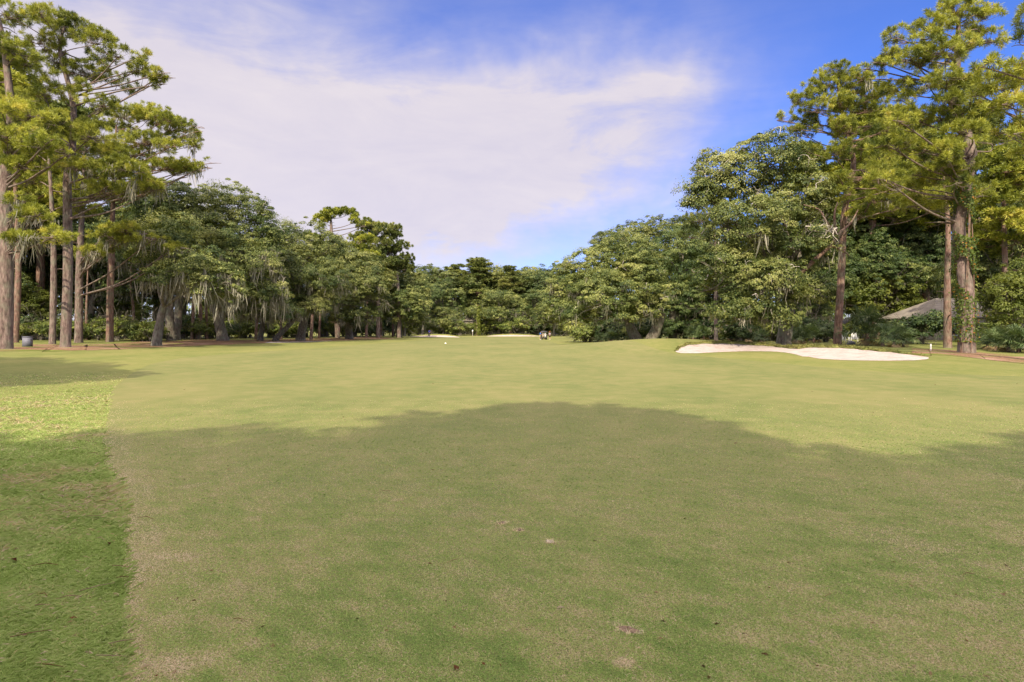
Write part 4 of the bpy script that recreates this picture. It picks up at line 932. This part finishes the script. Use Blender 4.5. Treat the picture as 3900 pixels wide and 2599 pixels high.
# ------------------------------------------------------------------ people
M['skin'] = plain('skin', (.42,.25,.17), .6, .3, .05)
def skin_mesh(name, nodes, edges, mat, parent, sub=2):
    """nodes: list of (xyz, radius); one continuous skinned surface"""
    me = bpy.data.meshes.new(name); me.from_pydata([n[0] for n in nodes], edges, []); me.materials.append(M[mat])
    o = bpy.data.objects.new(name, me); COL.objects.link(o); o.parent = parent
    md = o.modifiers.new('Skin', 'SKIN'); md.use_smooth_shade = True
    for k, n in enumerate(nodes):
        v = me.skin_vertices[0].data[k]; v.radius = (n[1], n[1]*(n[2] if len(n) > 2 else 1)); v.use_root = (k == 0)
    ms = o.modifiers.new('Subdivision', 'SUBSURF'); ms.levels = sub; ms.render_levels = sub
    return o
def person(loc, rz, label, shirt, shorts, cap, hair, arms, lean=0., bend=0., legs=((.11,0),(.11,0)), shoes='white', long=False):
    root = empty('person', loc, rz); tag(root, label, 'person')
    nd = []; ed = []
    def add(p, r, to=None, k=1.0):
        nd.append((tuple(p), r, k)); i = len(nd)-1
        if to is not None: ed.append((to, i))
        return i
    def up(z): return -max(z-.95, 0)*bend
    pel = add((0,0,.95), .135, None, .75); ch0 = add((0,up(1.15),1.15), .125, pel, .75); ch = add((0,up(1.36),1.36), .155, ch0, .68)
    nk = add((0,up(1.48)-.01,1.49), .055, ch); hd0 = add((0,up(1.58)-.03,1.57), .075, nk, 1.1); hd = add((0,up(1.68)-.035,1.67), .085, hd0, 1.15); add((0,up(1.75)-.03,1.735), .06, hd, 1.1)
    jaw = add((0,up(1.6)-.10,1.59), .035, hd0); add((0,up(1.65)-.125,1.645), .014, hd)      # chin and nose
    for s in (-1, 1):
        add((s*.088,up(1.65)-.02,1.65), .016, hd)
        hp = add((s*.09,0,.88), .10, pel); kn = add((s*legs[(s+1)//2][0],legs[(s+1)//2][1]*.5-.02,.49), .062, hp); an = add((s*legs[(s+1)//2][0],legs[(s+1)//2][1],.10), .042, kn); add((s*legs[(s+1)//2][0]*1.08,legs[(s+1)//2][1]-.14,.04), .036, an)
        e, w = arms[(s+1)//2]
        sh = add((s*.185,up(1.4),1.40), .062, ch); el = add(e, .042, sh); wr = add(w, .028, el); d = nz(np.array(w, float)-np.array(e, float)); sd = np.array([-s*d[1]*.3+.0, -s*.9*abs(d[2])-.2, 0]); sd = nz(np.cross(d, [1, .2, 0]))
        pm = add(np.array(w)+d*.06, .034, wr, .6)
        for f in range(4):
            b0 = np.array(w)+d*.10+sd*(.028-.019*f); k1 = add(b0, .0095, pm); k2 = add(b0+d*(.035+.006*(f in (1, 2)))+np.array([-s*.006, -.006, 0]), .0088, k1); add(b0+d*.062+np.array([-s*.02, -.015, 0]), .007, k2)
        t1 = add(np.array(w)+d*.045+sd*.05, .011, pm); add(np.array(w)+d*.085+sd*.065, .0085, t1)
    skin_mesh('body', nd, ed, 'skin', root)
    sn = [((0,0,.97), .16, .78), ((0,up(1.15),1.15), .158, .78), ((0,up(1.37),1.37), .182, .72), ((0,up(1.46),1.455), .085)]; se = [(0,1),(1,2),(2,3)]
    for s in (-1, 1):
        e = np.array(arms[(s+1)//2][0]); sh = np.array((s*.19, up(1.4), 1.41)); k = len(sn); sn += [(tuple(sh), .085), (tuple(sh+(e-sh)*.72), .068)]; se += [(2,k),(k,k+1)]
    skin_mesh('shirt', sn, se, shirt, root)
    tn = [((0,0,1.0), .165, .8), ((0,0,.9), .165, .85)]; te = [(0,1)]
    for s in (-1, 1):
        lx, ly = legs[(s+1)//2]; k = len(tn); tn += [((s*.095,-.0,.82), .112), ((s*lx,ly*.4-.02,.53 if not long else .48), .09), ]; te += [(1,k),(k,k+1)]
        if long: tn.append(((s*lx,ly,.11), .068)); te.append((k+1,k+2))
    skin_mesh('trousers' if long else 'shorts', tn, te, shorts, root)
    for s in (-1, 1):
        lx, ly = legs[(s+1)//2]; skin_mesh('shoe', [((s*lx,ly+.04,.055), .055, .9), ((s*lx*1.04,ly-.08,.05), .055, .8), ((s*lx*1.1,ly-.19,.042), .042, .8)], [(0,1),(1,2)], shoes, root)
    hy = up(1.7)
    def hairf(b):
        p, q = resample([(0,hy+.0,1.60),(0,hy+.012,1.68),(0,hy+.0,1.755),(0,hy-.01,1.79)], [.088,.107,.085,.02], 9); b.tube(p+np.array([0,.022,0]), q, 14)
    part('hair', hair, root, hairf, smooth=True)
    if cap:
        def capf(b):
            b.tube([(0,hy-.02,1.70),(0,hy-.02,1.76),(0,hy-.02,1.81),(0,hy-.02,1.825)], [.116,.113,.07,.01], 16)
            b.add([(-.08,hy-.11,1.712),(.08,hy-.11,1.712),(.06,hy-.22,1.69),(-.06,hy-.22,1.69),(-.08,hy-.11,1.727),(.08,hy-.11,1.727),(.06,hy-.22,1.702),(-.06,hy-.22,1.702)], [(3,2,1,0),(4,5,6,7),(1,2,6,5),(2,3,7,6),(3,0,4,7),(0,1,5,4)])
        part('cap', cap, root, capf, smooth=False)
    return root
for mname, c in (('shirtblue',(.02,.22,.85)),('shirtgrey',(.30,.24,.27)),('shirtviolet',(.10,.11,.50)),('blackcloth',(.02,.02,.022)),('khaki',(.45,.37,.25)),('caporange',(.80,.17,.03)),('hairdark',(.04,.03,.025)),('navy',(.03,.035,.07))):
    M[mname] = plain(mname, c, .8, .2, .08, 12)
person(ground(2094, 131), 3.5, 'golfer in orange cap, grey shirt and black shorts standing apart from the cart', 'shirtgrey', 'blackcloth', 'caporange', 'hairdark',
       [((-.24,-.02,1.14), (-.18,-.16,.96)), ((.24,-.02,1.14), (.18,-.16,.96))])
person(ground(2057, 133), 1.2, 'golfer in bright blue shirt and khaki shorts beside the golf cart', 'shirtblue', 'khaki', None, 'hairdark',
       [((-.23,-.1,1.16), (-.16,-.3,1.1)), ((.23,-.1,1.16), (.16,-.3,1.1))], bend=.25)
gb = ground(1634, 147); gb[2] += .04
person(gb, 2.8, 'golfer in violet blue shirt and dark trousers swinging in the far bunker', 'shirtviolet', 'navy', None, 'hairdark',
       [((-.26,-.18,1.2), (-.04,-.42,1.1)), ((.2,-.22,1.2), (.0,-.43,1.04))], bend=.3, legs=((.17,.05),(.17,-.03)), long=True)
o = empty('golf_club', gb); o.rotation_euler = (0, 0, 2.8); tag(o, 'golf club held by the golfer in the far bunker', 'golf club')
part('shaft', 'chrome', o, lambda b: b.tube([(-.02,-.44,1.06),(.12,-.8,.08)], [.012,.008], 6)); part('club_head', 'chrome', o, lambda b: b.tube([(.115,-.79,.08),(.16,-.82,.04),(.2,-.82,.045)], [.014,.026,.02], 7))

# ------------------------------------------------------------------ turf blades close to the viewpoint
def turf_mat(name, stops):
    m, nt, out = newmat(name); at = N(nt, 'ShaderNodeAttribute', attribute_name='tint'); c = ramp(nt, at.outputs['Fac'], stops)
    d = nt.nodes.new('ShaderNodeBsdfDiffuse'); t = nt.nodes.new('ShaderNodeBsdfTranslucent'); mx = nt.nodes.new('ShaderNodeMixShader'); mx.inputs[0].default_value = .48
    nt.links.new(c, d.inputs[0]); nt.links.new(c, t.inputs[0]); nt.links.new(d.outputs[0], mx.inputs[1]); nt.links.new(t.outputs[0], mx.inputs[2]); nt.links.new(mx.outputs[0], out.inputs[0]); return m
M['fblade'] = turf_mat('fairway_blade', [(0,(.22,.35,.10)),(.35,(.41,.54,.17)),(.58,(.55,.58,.24)),(.72,(.62,.53,.32)),(1,(.84,.70,.53))])
M['rblade'] = turf_mat('rough_blade', [(0,(.28,.38,.10)),(.4,(.44,.57,.18)),(.75,(.58,.63,.28)),(.9,(.66,.58,.30)),(1,(.76,.64,.46))])
def pts_view(r, n, d0, d1, pw):
    """random turf points, thinning with distance so their count per picture area stays even"""
    u = r.uniform(size=n); d = 1/(1/d0+(1/d1-1/d0)*u)
    return np.column_stack([r.uniform(-pw, pw, n)*d, d])
def blades(name, P, z, ln, wd, upr, tint, mat, r, seg=1, azbias=None):
    n = len(P); a = r.uniform(0, 6.28, n); hd = np.column_stack([np.cos(a), np.sin(a)]); sd = np.column_stack([-hd[:, 1], hd[:, 0]])
    p0 = np.column_stack([P, z]); s = np.column_stack([sd, np.zeros(n)])*(wd*.5)[:, None]
    e = np.arcsin(np.clip(upr, 0, 1)); d1 = np.column_stack([hd*np.cos(e)[:, None], np.sin(e)]); e2 = e-r.uniform(.2, .8, n); d2 = np.column_stack([hd*np.cos(e2)[:, None], np.sin(e2)])
    mid = p0+d1*(ln*.55)[:, None]; tip = mid+d2*(ln*.45)[:, None]
    v = np.stack([p0-s, p0+s, mid+s*.8, tip, mid-s*.8], 1); b = MB(); b.add(v.reshape(-1, 3), np.arange(5*n).reshape(-1, 5), tint)
    o = b.build(name, M[mat]); o['kind'] = 'stuff'; return o
r = rng(901)
P = pts_view(r, 1150000, 2.6, 19, .98); P = P[r.uniform(size=len(P)) < np.clip((16-P[:, 1])/10, 0, 1)]; le = left_edge(P[:, 1]); on = P[:, 0] > le+.01*r.normal(size=len(P)); 
F1 = P[on]; dist = F1[:, 1]; q1 = Field(71, 1.6, 2, 10)(F1); q2 = Field(72, .5, 2, 8)(F1); q3 = Field(73, 6.5, 2, 10)(F1); q4 = Field(74, 17, 2, 12)(F1)
edge_d = F1[:, 0]-le[on]; strawy = np.exp(-(edge_d/(.20+.016*dist)*(1+.35*q3))**2)
dry = r.uniform(size=len(F1)) < np.clip(.11+.09*np.clip((9-dist)/5, 0, 1)+.03*q1+.03*q2+.05*q3+.12*q4, .02, .8)
ti = np.clip(np.where(dry, r.uniform(.66, 1, len(F1)), .37+.03*q1+.03*q3+.09*q4+r.normal(0, 1, len(F1))*.16*np.clip(9/dist, .35, 1))+.8*strawy*r.uniform(.3, 1.1, len(F1)), 0, 1)
sc_ = .7+dist/14
blades('fairway_grass', F1, T(F1[:, 0], F1[:, 1])+.010, r.uniform(.012, .030, len(F1))*sc_, r.uniform(.0020, .0036, len(F1))*sc_, r.uniform(.04, .62, len(F1)), ti, 'fblade', r)
P = pts_view(r, 900000, 2.6, 26, 1.0); P = P[r.uniform(size=len(P)) < np.clip((26-P[:, 1])/14, 0, 1)]; P = P[(P[:, 0] < left_edge(P[:, 1])+.028*r.normal(size=len(P))) & (P[:, 0] > -.98*P[:, 1])]
dist = P[:, 1]; q1 = Field(75, 2.2, 2, 10)(P); q2 = Field(76, .6, 2, 8)(P)
ti = np.clip(.36+.11*q1+.09*q2+.10*Field(78, 9, 2, 10)(P)+np.clip((dist-6)/14, 0, .22)+r.normal(0, .17, len(P))+.5*(r.uniform(size=len(P)) < .035), 0, 1); sc_ = .8+dist/10
hh = np.clip(1+.22*q1, .5, 1.6)
blades('rough_grass', P, T(P[:, 0], P[:, 1])+.002, r.uniform(.03, .08, len(P))*hh*np.minimum(sc_, 1.5), r.uniform(.0022, .004, len(P))*sc_, r.uniform(.08, .66, len(P)), ti, 'rblade', r)
# fallen leaves and straws
M['litter'] = turf_mat('dry_leaf', [(0,(.04,.02,.012)),(.45,(.16,.07,.035)),(.75,(.30,.20,.12)),(1,(.46,.38,.28))])
def litter():
    b = MB(); n = 420; P = pts_view(r, n, 2.8, 22, .95); P = P[(P[:, 0] < left_edge(P[:, 1])+.4) | (r.uniform(size=n) < .4)]; n = len(P); left = P[:, 0] < left_edge(P[:, 1])
    z = T(P[:, 0], P[:, 1])+np.where(left, .03, .014); a = r.uniform(0, 6.28, n); c, s = np.cos(a), np.sin(a)
    L = r.uniform(.009, .024, n)*np.where(r.uniform(size=n) < .2, 1.6, 1)*(.8+P[:, 1]/18); W_ = L*r.uniform(.2, .5, n); h = L*r.uniform(.05, .4, n)
    p = np.column_stack([P, z]); t = np.column_stack([c, s, r.normal(0, .25, n)]); sd = np.column_stack([-s, c, r.normal(0, .3, n)]); up = np.array([0, 0, 1])
    v = np.stack([p-t*L[:, None], p+sd*W_[:, None]+up*h[:, None], p+t*L[:, None], p-sd*W_[:, None]+up*h[:, None]], 1)
    f = np.arange(n)[:, None]*4; b.add(v.reshape(-1, 3), np.vstack([f+[0, 1, 2], f+[0, 2, 3]]), np.tile(r.uniform(0, 1, n), 2))
    for k in range(46):   # long dry pine needles and twigs
        P = pts_view(r, 1, 2.8, 9, .9)[0]; P[0] = left_edge(P[1])-abs(r.normal(0, 1.1)) if k < 34 else P[0]
        z = float(T(*P))+(.05 if k < 34 else .025); a = r.uniform(-.6, .6)+(3.14 if k % 2 else 0); l = r.uniform(.06, .2)
        b.tube([(P[0], P[1], z), (P[0]+l*.5*math.cos(a), P[1]+l*.5*math.sin(a), z+.012), (P[0]+l*math.cos(a+.2), P[1]+l*math.sin(a+.2), z)], [.0025, .003, .0015], 4, r.uniform(.45, .9))
    o = b.build('fallen_leaves', M['litter']); o['kind'] = 'stuff'
litter()
# divots
M['soil'] = plain('bare_soil', (.20,.145,.10), .95, .05, .35, 60)
M['sandy'] = plain('sandy_soil', (.36,.31,.25), .95, .05, .25, 60)
def divot(px, py, L, W_, rz, mat, label, seed):
    rr_ = rng(seed); p = gp(px, py); o = empty('divot', p, rz); tag(o, label, 'divot', 'divots in the near turf')
    n, k = 22, 5; b = MB(); a = np.linspace(0, 2*np.pi, n, endpoint=False); V = [np.array([[0, 0, .006]])]; out_ = 1+.25*rr_.normal(size=n)
    for j in range(1, k+1):
        t = j/k; h = .016+.014*rr_.uniform(size=n)-.028*t**4; V.append(np.column_stack([np.cos(a)*L*t*out_, np.sin(a)*W_*t*out_, h]))
    v = np.vstack(V); i = np.arange(n); i2 = (i+1) % n; b.add(v, np.column_stack([np.zeros(n, int), 1+i, 1+i2]))
    for j in range(k-1): b.add(v, np.column_stack([1+j*n+i, 1+(j+1)*n+i, 1+(j+1)*n+i2, 1+j*n+i2]))
    b.build('soil', M[mat], o)
    m = 90; g_ = MB(); aa = rr_.uniform(0, 6.28, m); q = np.column_stack([np.cos(aa)*L*rr_.uniform(.7, 1.15, m), np.sin(aa)*W_*rr_.uniform(.7, 1.15, m), np.full(m, .012)])
    d_ = nz(np.column_stack([rr_.normal(size=(m, 2)), rr_.uniform(.2, 1, m)])); w = nz(np.cross(d_, [0, 0, 1]))*.003; l = rr_.uniform(.02, .045, (m, 1))
    g_.add(np.stack([q-w, q+w, q+d_*l], 1).reshape(-1, 3), np.arange(3*m).reshape(-1, 3), rr_.uniform(.6, 1, m)); g_.build('torn_turf', M['fblade'], o)
divot(2394, 2435, .085, .05, -.5, 'soil', 'largest brown divot of torn turf, nearest the viewpoint', 1)
divot(2095, 2083, .05, .035, -.4, 'sandy', 'pale sandy divot farther up the shaded fairway', 2)
divot(1975, 2033, .045, .03, .2, 'soil', 'small brown divot just beyond the pale sandy one', 3)
divot(1910, 2003, .05, .035, .1, 'soil', 'darkest small divot, farthest of the four', 4)

# ------------------------------------------------------------------ light, sky, camera
for k, (p, _) in PROTO.items():
    if k not in USED: p.hide_render = True
w = bpy.data.worlds.new('World'); scene.world = w; w.use_nodes = True; nt = w.node_tree; nt.nodes.clear()
out = nt.nodes.new('ShaderNodeOutputWorld'); bg = nt.nodes.new('ShaderNodeBackground'); bg.inputs[1].default_value = .095
sky = nt.nodes.new('ShaderNodeTexSky'); sky.sky_type = 'NISHITA'; sky.sun_disc = False; sky.sun_elevation = SUN_EL
sky.sun_rotation = math.atan2(-SUN_DIR[0], -SUN_DIR[1]); sky.ozone_density = 3.0; sky.dust_density = .3; sky.air_density = 1.0
tc = nt.nodes.new('ShaderNodeTexCoord').outputs['Generated']
sp = nt.nodes.new('ShaderNodeSeparateXYZ'); nt.links.new(tc, sp.inputs[0])
az = math_(nt, 'ARCTAN2', sp.outputs[0], sp.outputs[1]); el = math_(nt, 'ARCSINE', sp.outputs[2])
# slow warp of the direction, so that cloud edges wander
wn = nt.nodes.new('ShaderNodeTexNoise'); wn.inputs['Scale'].default_value = 3.2; wn.inputs['Detail'].default_value = 5; wn.inputs['Roughness'].default_value = .6; nt.links.new(tc, wn.inputs['Vector'])
ws = nt.nodes.new('ShaderNodeSeparateColor'); nt.links.new(wn.outputs['Color'], ws.inputs[0])
azw = math_(nt, 'ADD', az, math_(nt, 'MULTIPLY', math_(nt, 'SUBTRACT', ws.outputs[0], .5), .42)); elw = math_(nt, 'ADD', el, math_(nt, 'MULTIPLY', math_(nt, 'SUBTRACT', ws.outputs[1], .5), .26))
def ae(px, py):
    x, z = (px-CX)/F, (HY-py)/F; return math.atan2(x, 1), math.atan2(z, math.hypot(x, 1))
def blob(px, py, rx, ry, rot, amp, soft=1.0):
    a0, e0 = ae(px, py); rx, ry = rx/F, ry/F; c, s = math.cos(rot), math.sin(rot)
    da = math_(nt, 'SUBTRACT', azw, a0); de = math_(nt, 'SUBTRACT', elw, e0)
    u = math_(nt, 'MULTIPLY', math_(nt, 'ADD', math_(nt, 'MULTIPLY', da, c), math_(nt, 'MULTIPLY', de, s)), 1/rx); v = math_(nt, 'MULTIPLY', math_(nt, 'SUBTRACT', math_(nt, 'MULTIPLY', de, c), math_(nt, 'MULTIPLY', da, s)), 1/ry)
    q = math_(nt, 'ADD', math_(nt, 'MULTIPLY', u, u), math_(nt, 'MULTIPLY', v, v))
    return math_(nt, 'MULTIPLY', math_(nt, 'EXPONENT', math_(nt, 'MULTIPLY', q, -1.0)), amp)
tot = None
for bl in [(1150,520,850,330,-.2,.95),(2000,540,620,230,.2,.75),(1750,300,420,150,-.3,.4),(2450,430,260,110,-.3,.35),(500,350,600,330,-.3,.6),(1900,770,520,130,.12,.42),(2330,640,420,150,.1,.38),(1500,900,900,120,0,.25),(2000,955,120,26,-.2,.16),(-1500,500,1100,500,0,.8),(0,-1800,2500,700,0,.5)]:
    x = blob(*bl); tot = x if tot is None else math_(nt, 'ADD', tot, x)
def stre(scale, rot, st):
    mp = nt.nodes.new('ShaderNodeMapping'); mp.inputs['Rotation'].default_value = (0, rot, 0); mp.inputs['Scale'].default_value = st; nt.links.new(tc, mp.inputs[0])
    n = nt.nodes.new('ShaderNodeTexNoise'); n.inputs['Scale'].default_value = scale; n.inputs['Detail'].default_value = 6; n.inputs['Roughness'].default_value = .62; n.inputs['Distortion'].default_value = .6; nt.links.new(mp.outputs[0], n.inputs['Vector']); return n.outputs['Fac']
s1 = stre(3.5, .5, (1, 1, 3.6)); s2 = stre(7, -.35, (1, 1, 3.0))
st = math_(nt, 'ADD', math_(nt, 'MULTIPLY', s1, .7), math_(nt, 'MULTIPLY', s2, .3))
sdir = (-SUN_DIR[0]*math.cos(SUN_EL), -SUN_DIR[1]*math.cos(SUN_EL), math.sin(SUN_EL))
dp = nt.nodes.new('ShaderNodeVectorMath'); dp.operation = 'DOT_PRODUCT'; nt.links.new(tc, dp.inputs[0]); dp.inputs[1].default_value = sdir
near = math_(nt, 'MAXIMUM', dp.outputs['Value'], 0.0)          # cloud glow added round the sun, behind the viewpoint, to fill shadows
zen = nt.nodes.new('ShaderNodeMapRange'); zen.interpolation_type = 'SMOOTHSTEP'; zen.inputs[1].default_value = .53; zen.inputs[2].default_value = .9; nt.links.new(sp.outputs[2], zen.inputs[0])  # added overhead cloud, out of view, brightened to light the shaded turf
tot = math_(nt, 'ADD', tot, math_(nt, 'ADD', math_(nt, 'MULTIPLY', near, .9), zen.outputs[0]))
fac = math_(nt, 'MULTIPLY', tot, math_(nt, 'ADD', math_(nt, 'MULTIPLY', math_(nt, 'SUBTRACT', st, .4), 1.6), .78), True)
fac = math_(nt, 'MULTIPLY', fac, .93, True)
tint = mixc(nt, 1.0, sky.outputs[0], (.88, .88, 1.34), 'MULTIPLY')
hs = nt.nodes.new('ShaderNodeHueSaturation'); hs.inputs['Saturation'].default_value = 1.13; hs.inputs['Value'].default_value = .88; nt.links.new(tint, hs.inputs['Color'])
cl = mixc(nt, st, (3.3,3.1,3.9), (5.5,4.95,4.65))
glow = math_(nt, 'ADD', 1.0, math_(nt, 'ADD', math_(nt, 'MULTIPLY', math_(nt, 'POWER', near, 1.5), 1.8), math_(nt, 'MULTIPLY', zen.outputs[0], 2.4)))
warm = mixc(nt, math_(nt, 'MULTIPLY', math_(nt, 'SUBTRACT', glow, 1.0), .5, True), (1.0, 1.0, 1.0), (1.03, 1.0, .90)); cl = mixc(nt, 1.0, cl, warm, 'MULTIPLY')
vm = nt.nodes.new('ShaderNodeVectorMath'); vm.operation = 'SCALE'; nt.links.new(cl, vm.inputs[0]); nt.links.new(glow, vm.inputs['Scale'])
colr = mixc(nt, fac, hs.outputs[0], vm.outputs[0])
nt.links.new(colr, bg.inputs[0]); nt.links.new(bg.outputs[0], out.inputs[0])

sl = bpy.data.lights.new('sun', 'SUN'); sl.energy = 3.7; sl.angle = math.radians(.53); sl.color = (1.0, .88, .66)
so = bpy.data.objects.new('sun', sl); COL.objects.link(so)
dv = Vector((SUN_DIR[0]*math.cos(SUN_EL), SUN_DIR[1]*math.cos(SUN_EL), -math.sin(SUN_EL))); so.rotation_euler = dv.to_track_quat('-Z', 'Y').to_euler(); so.location = (-30, -40, 50)

cam = bpy.data.cameras.new('camera'); cam.sensor_width = 36; cam.lens = F/3900*36; cam.clip_end = 6000; cam.clip_start = .1
cam.shift_y = -(1299.5-HY)/3900
co = bpy.data.objects.new('camera', cam); COL.objects.link(co); co.location = (0, 0, CAMZ); co.rotation_euler = (math.pi/2, 0, 0); scene.camera = co
vs = scene.view_settings; vs.view_transform = 'Standard'; vs.look = 'None'; vs.gamma = 1; vs.use_curve_mapping = False; vs.exposure = .95
scene.render.engine = 'CYCLES'; scene.cycles.max_bounces = 6; scene.cycles.diffuse_bounces = 3; scene.cycles.transmission_bounces = 4
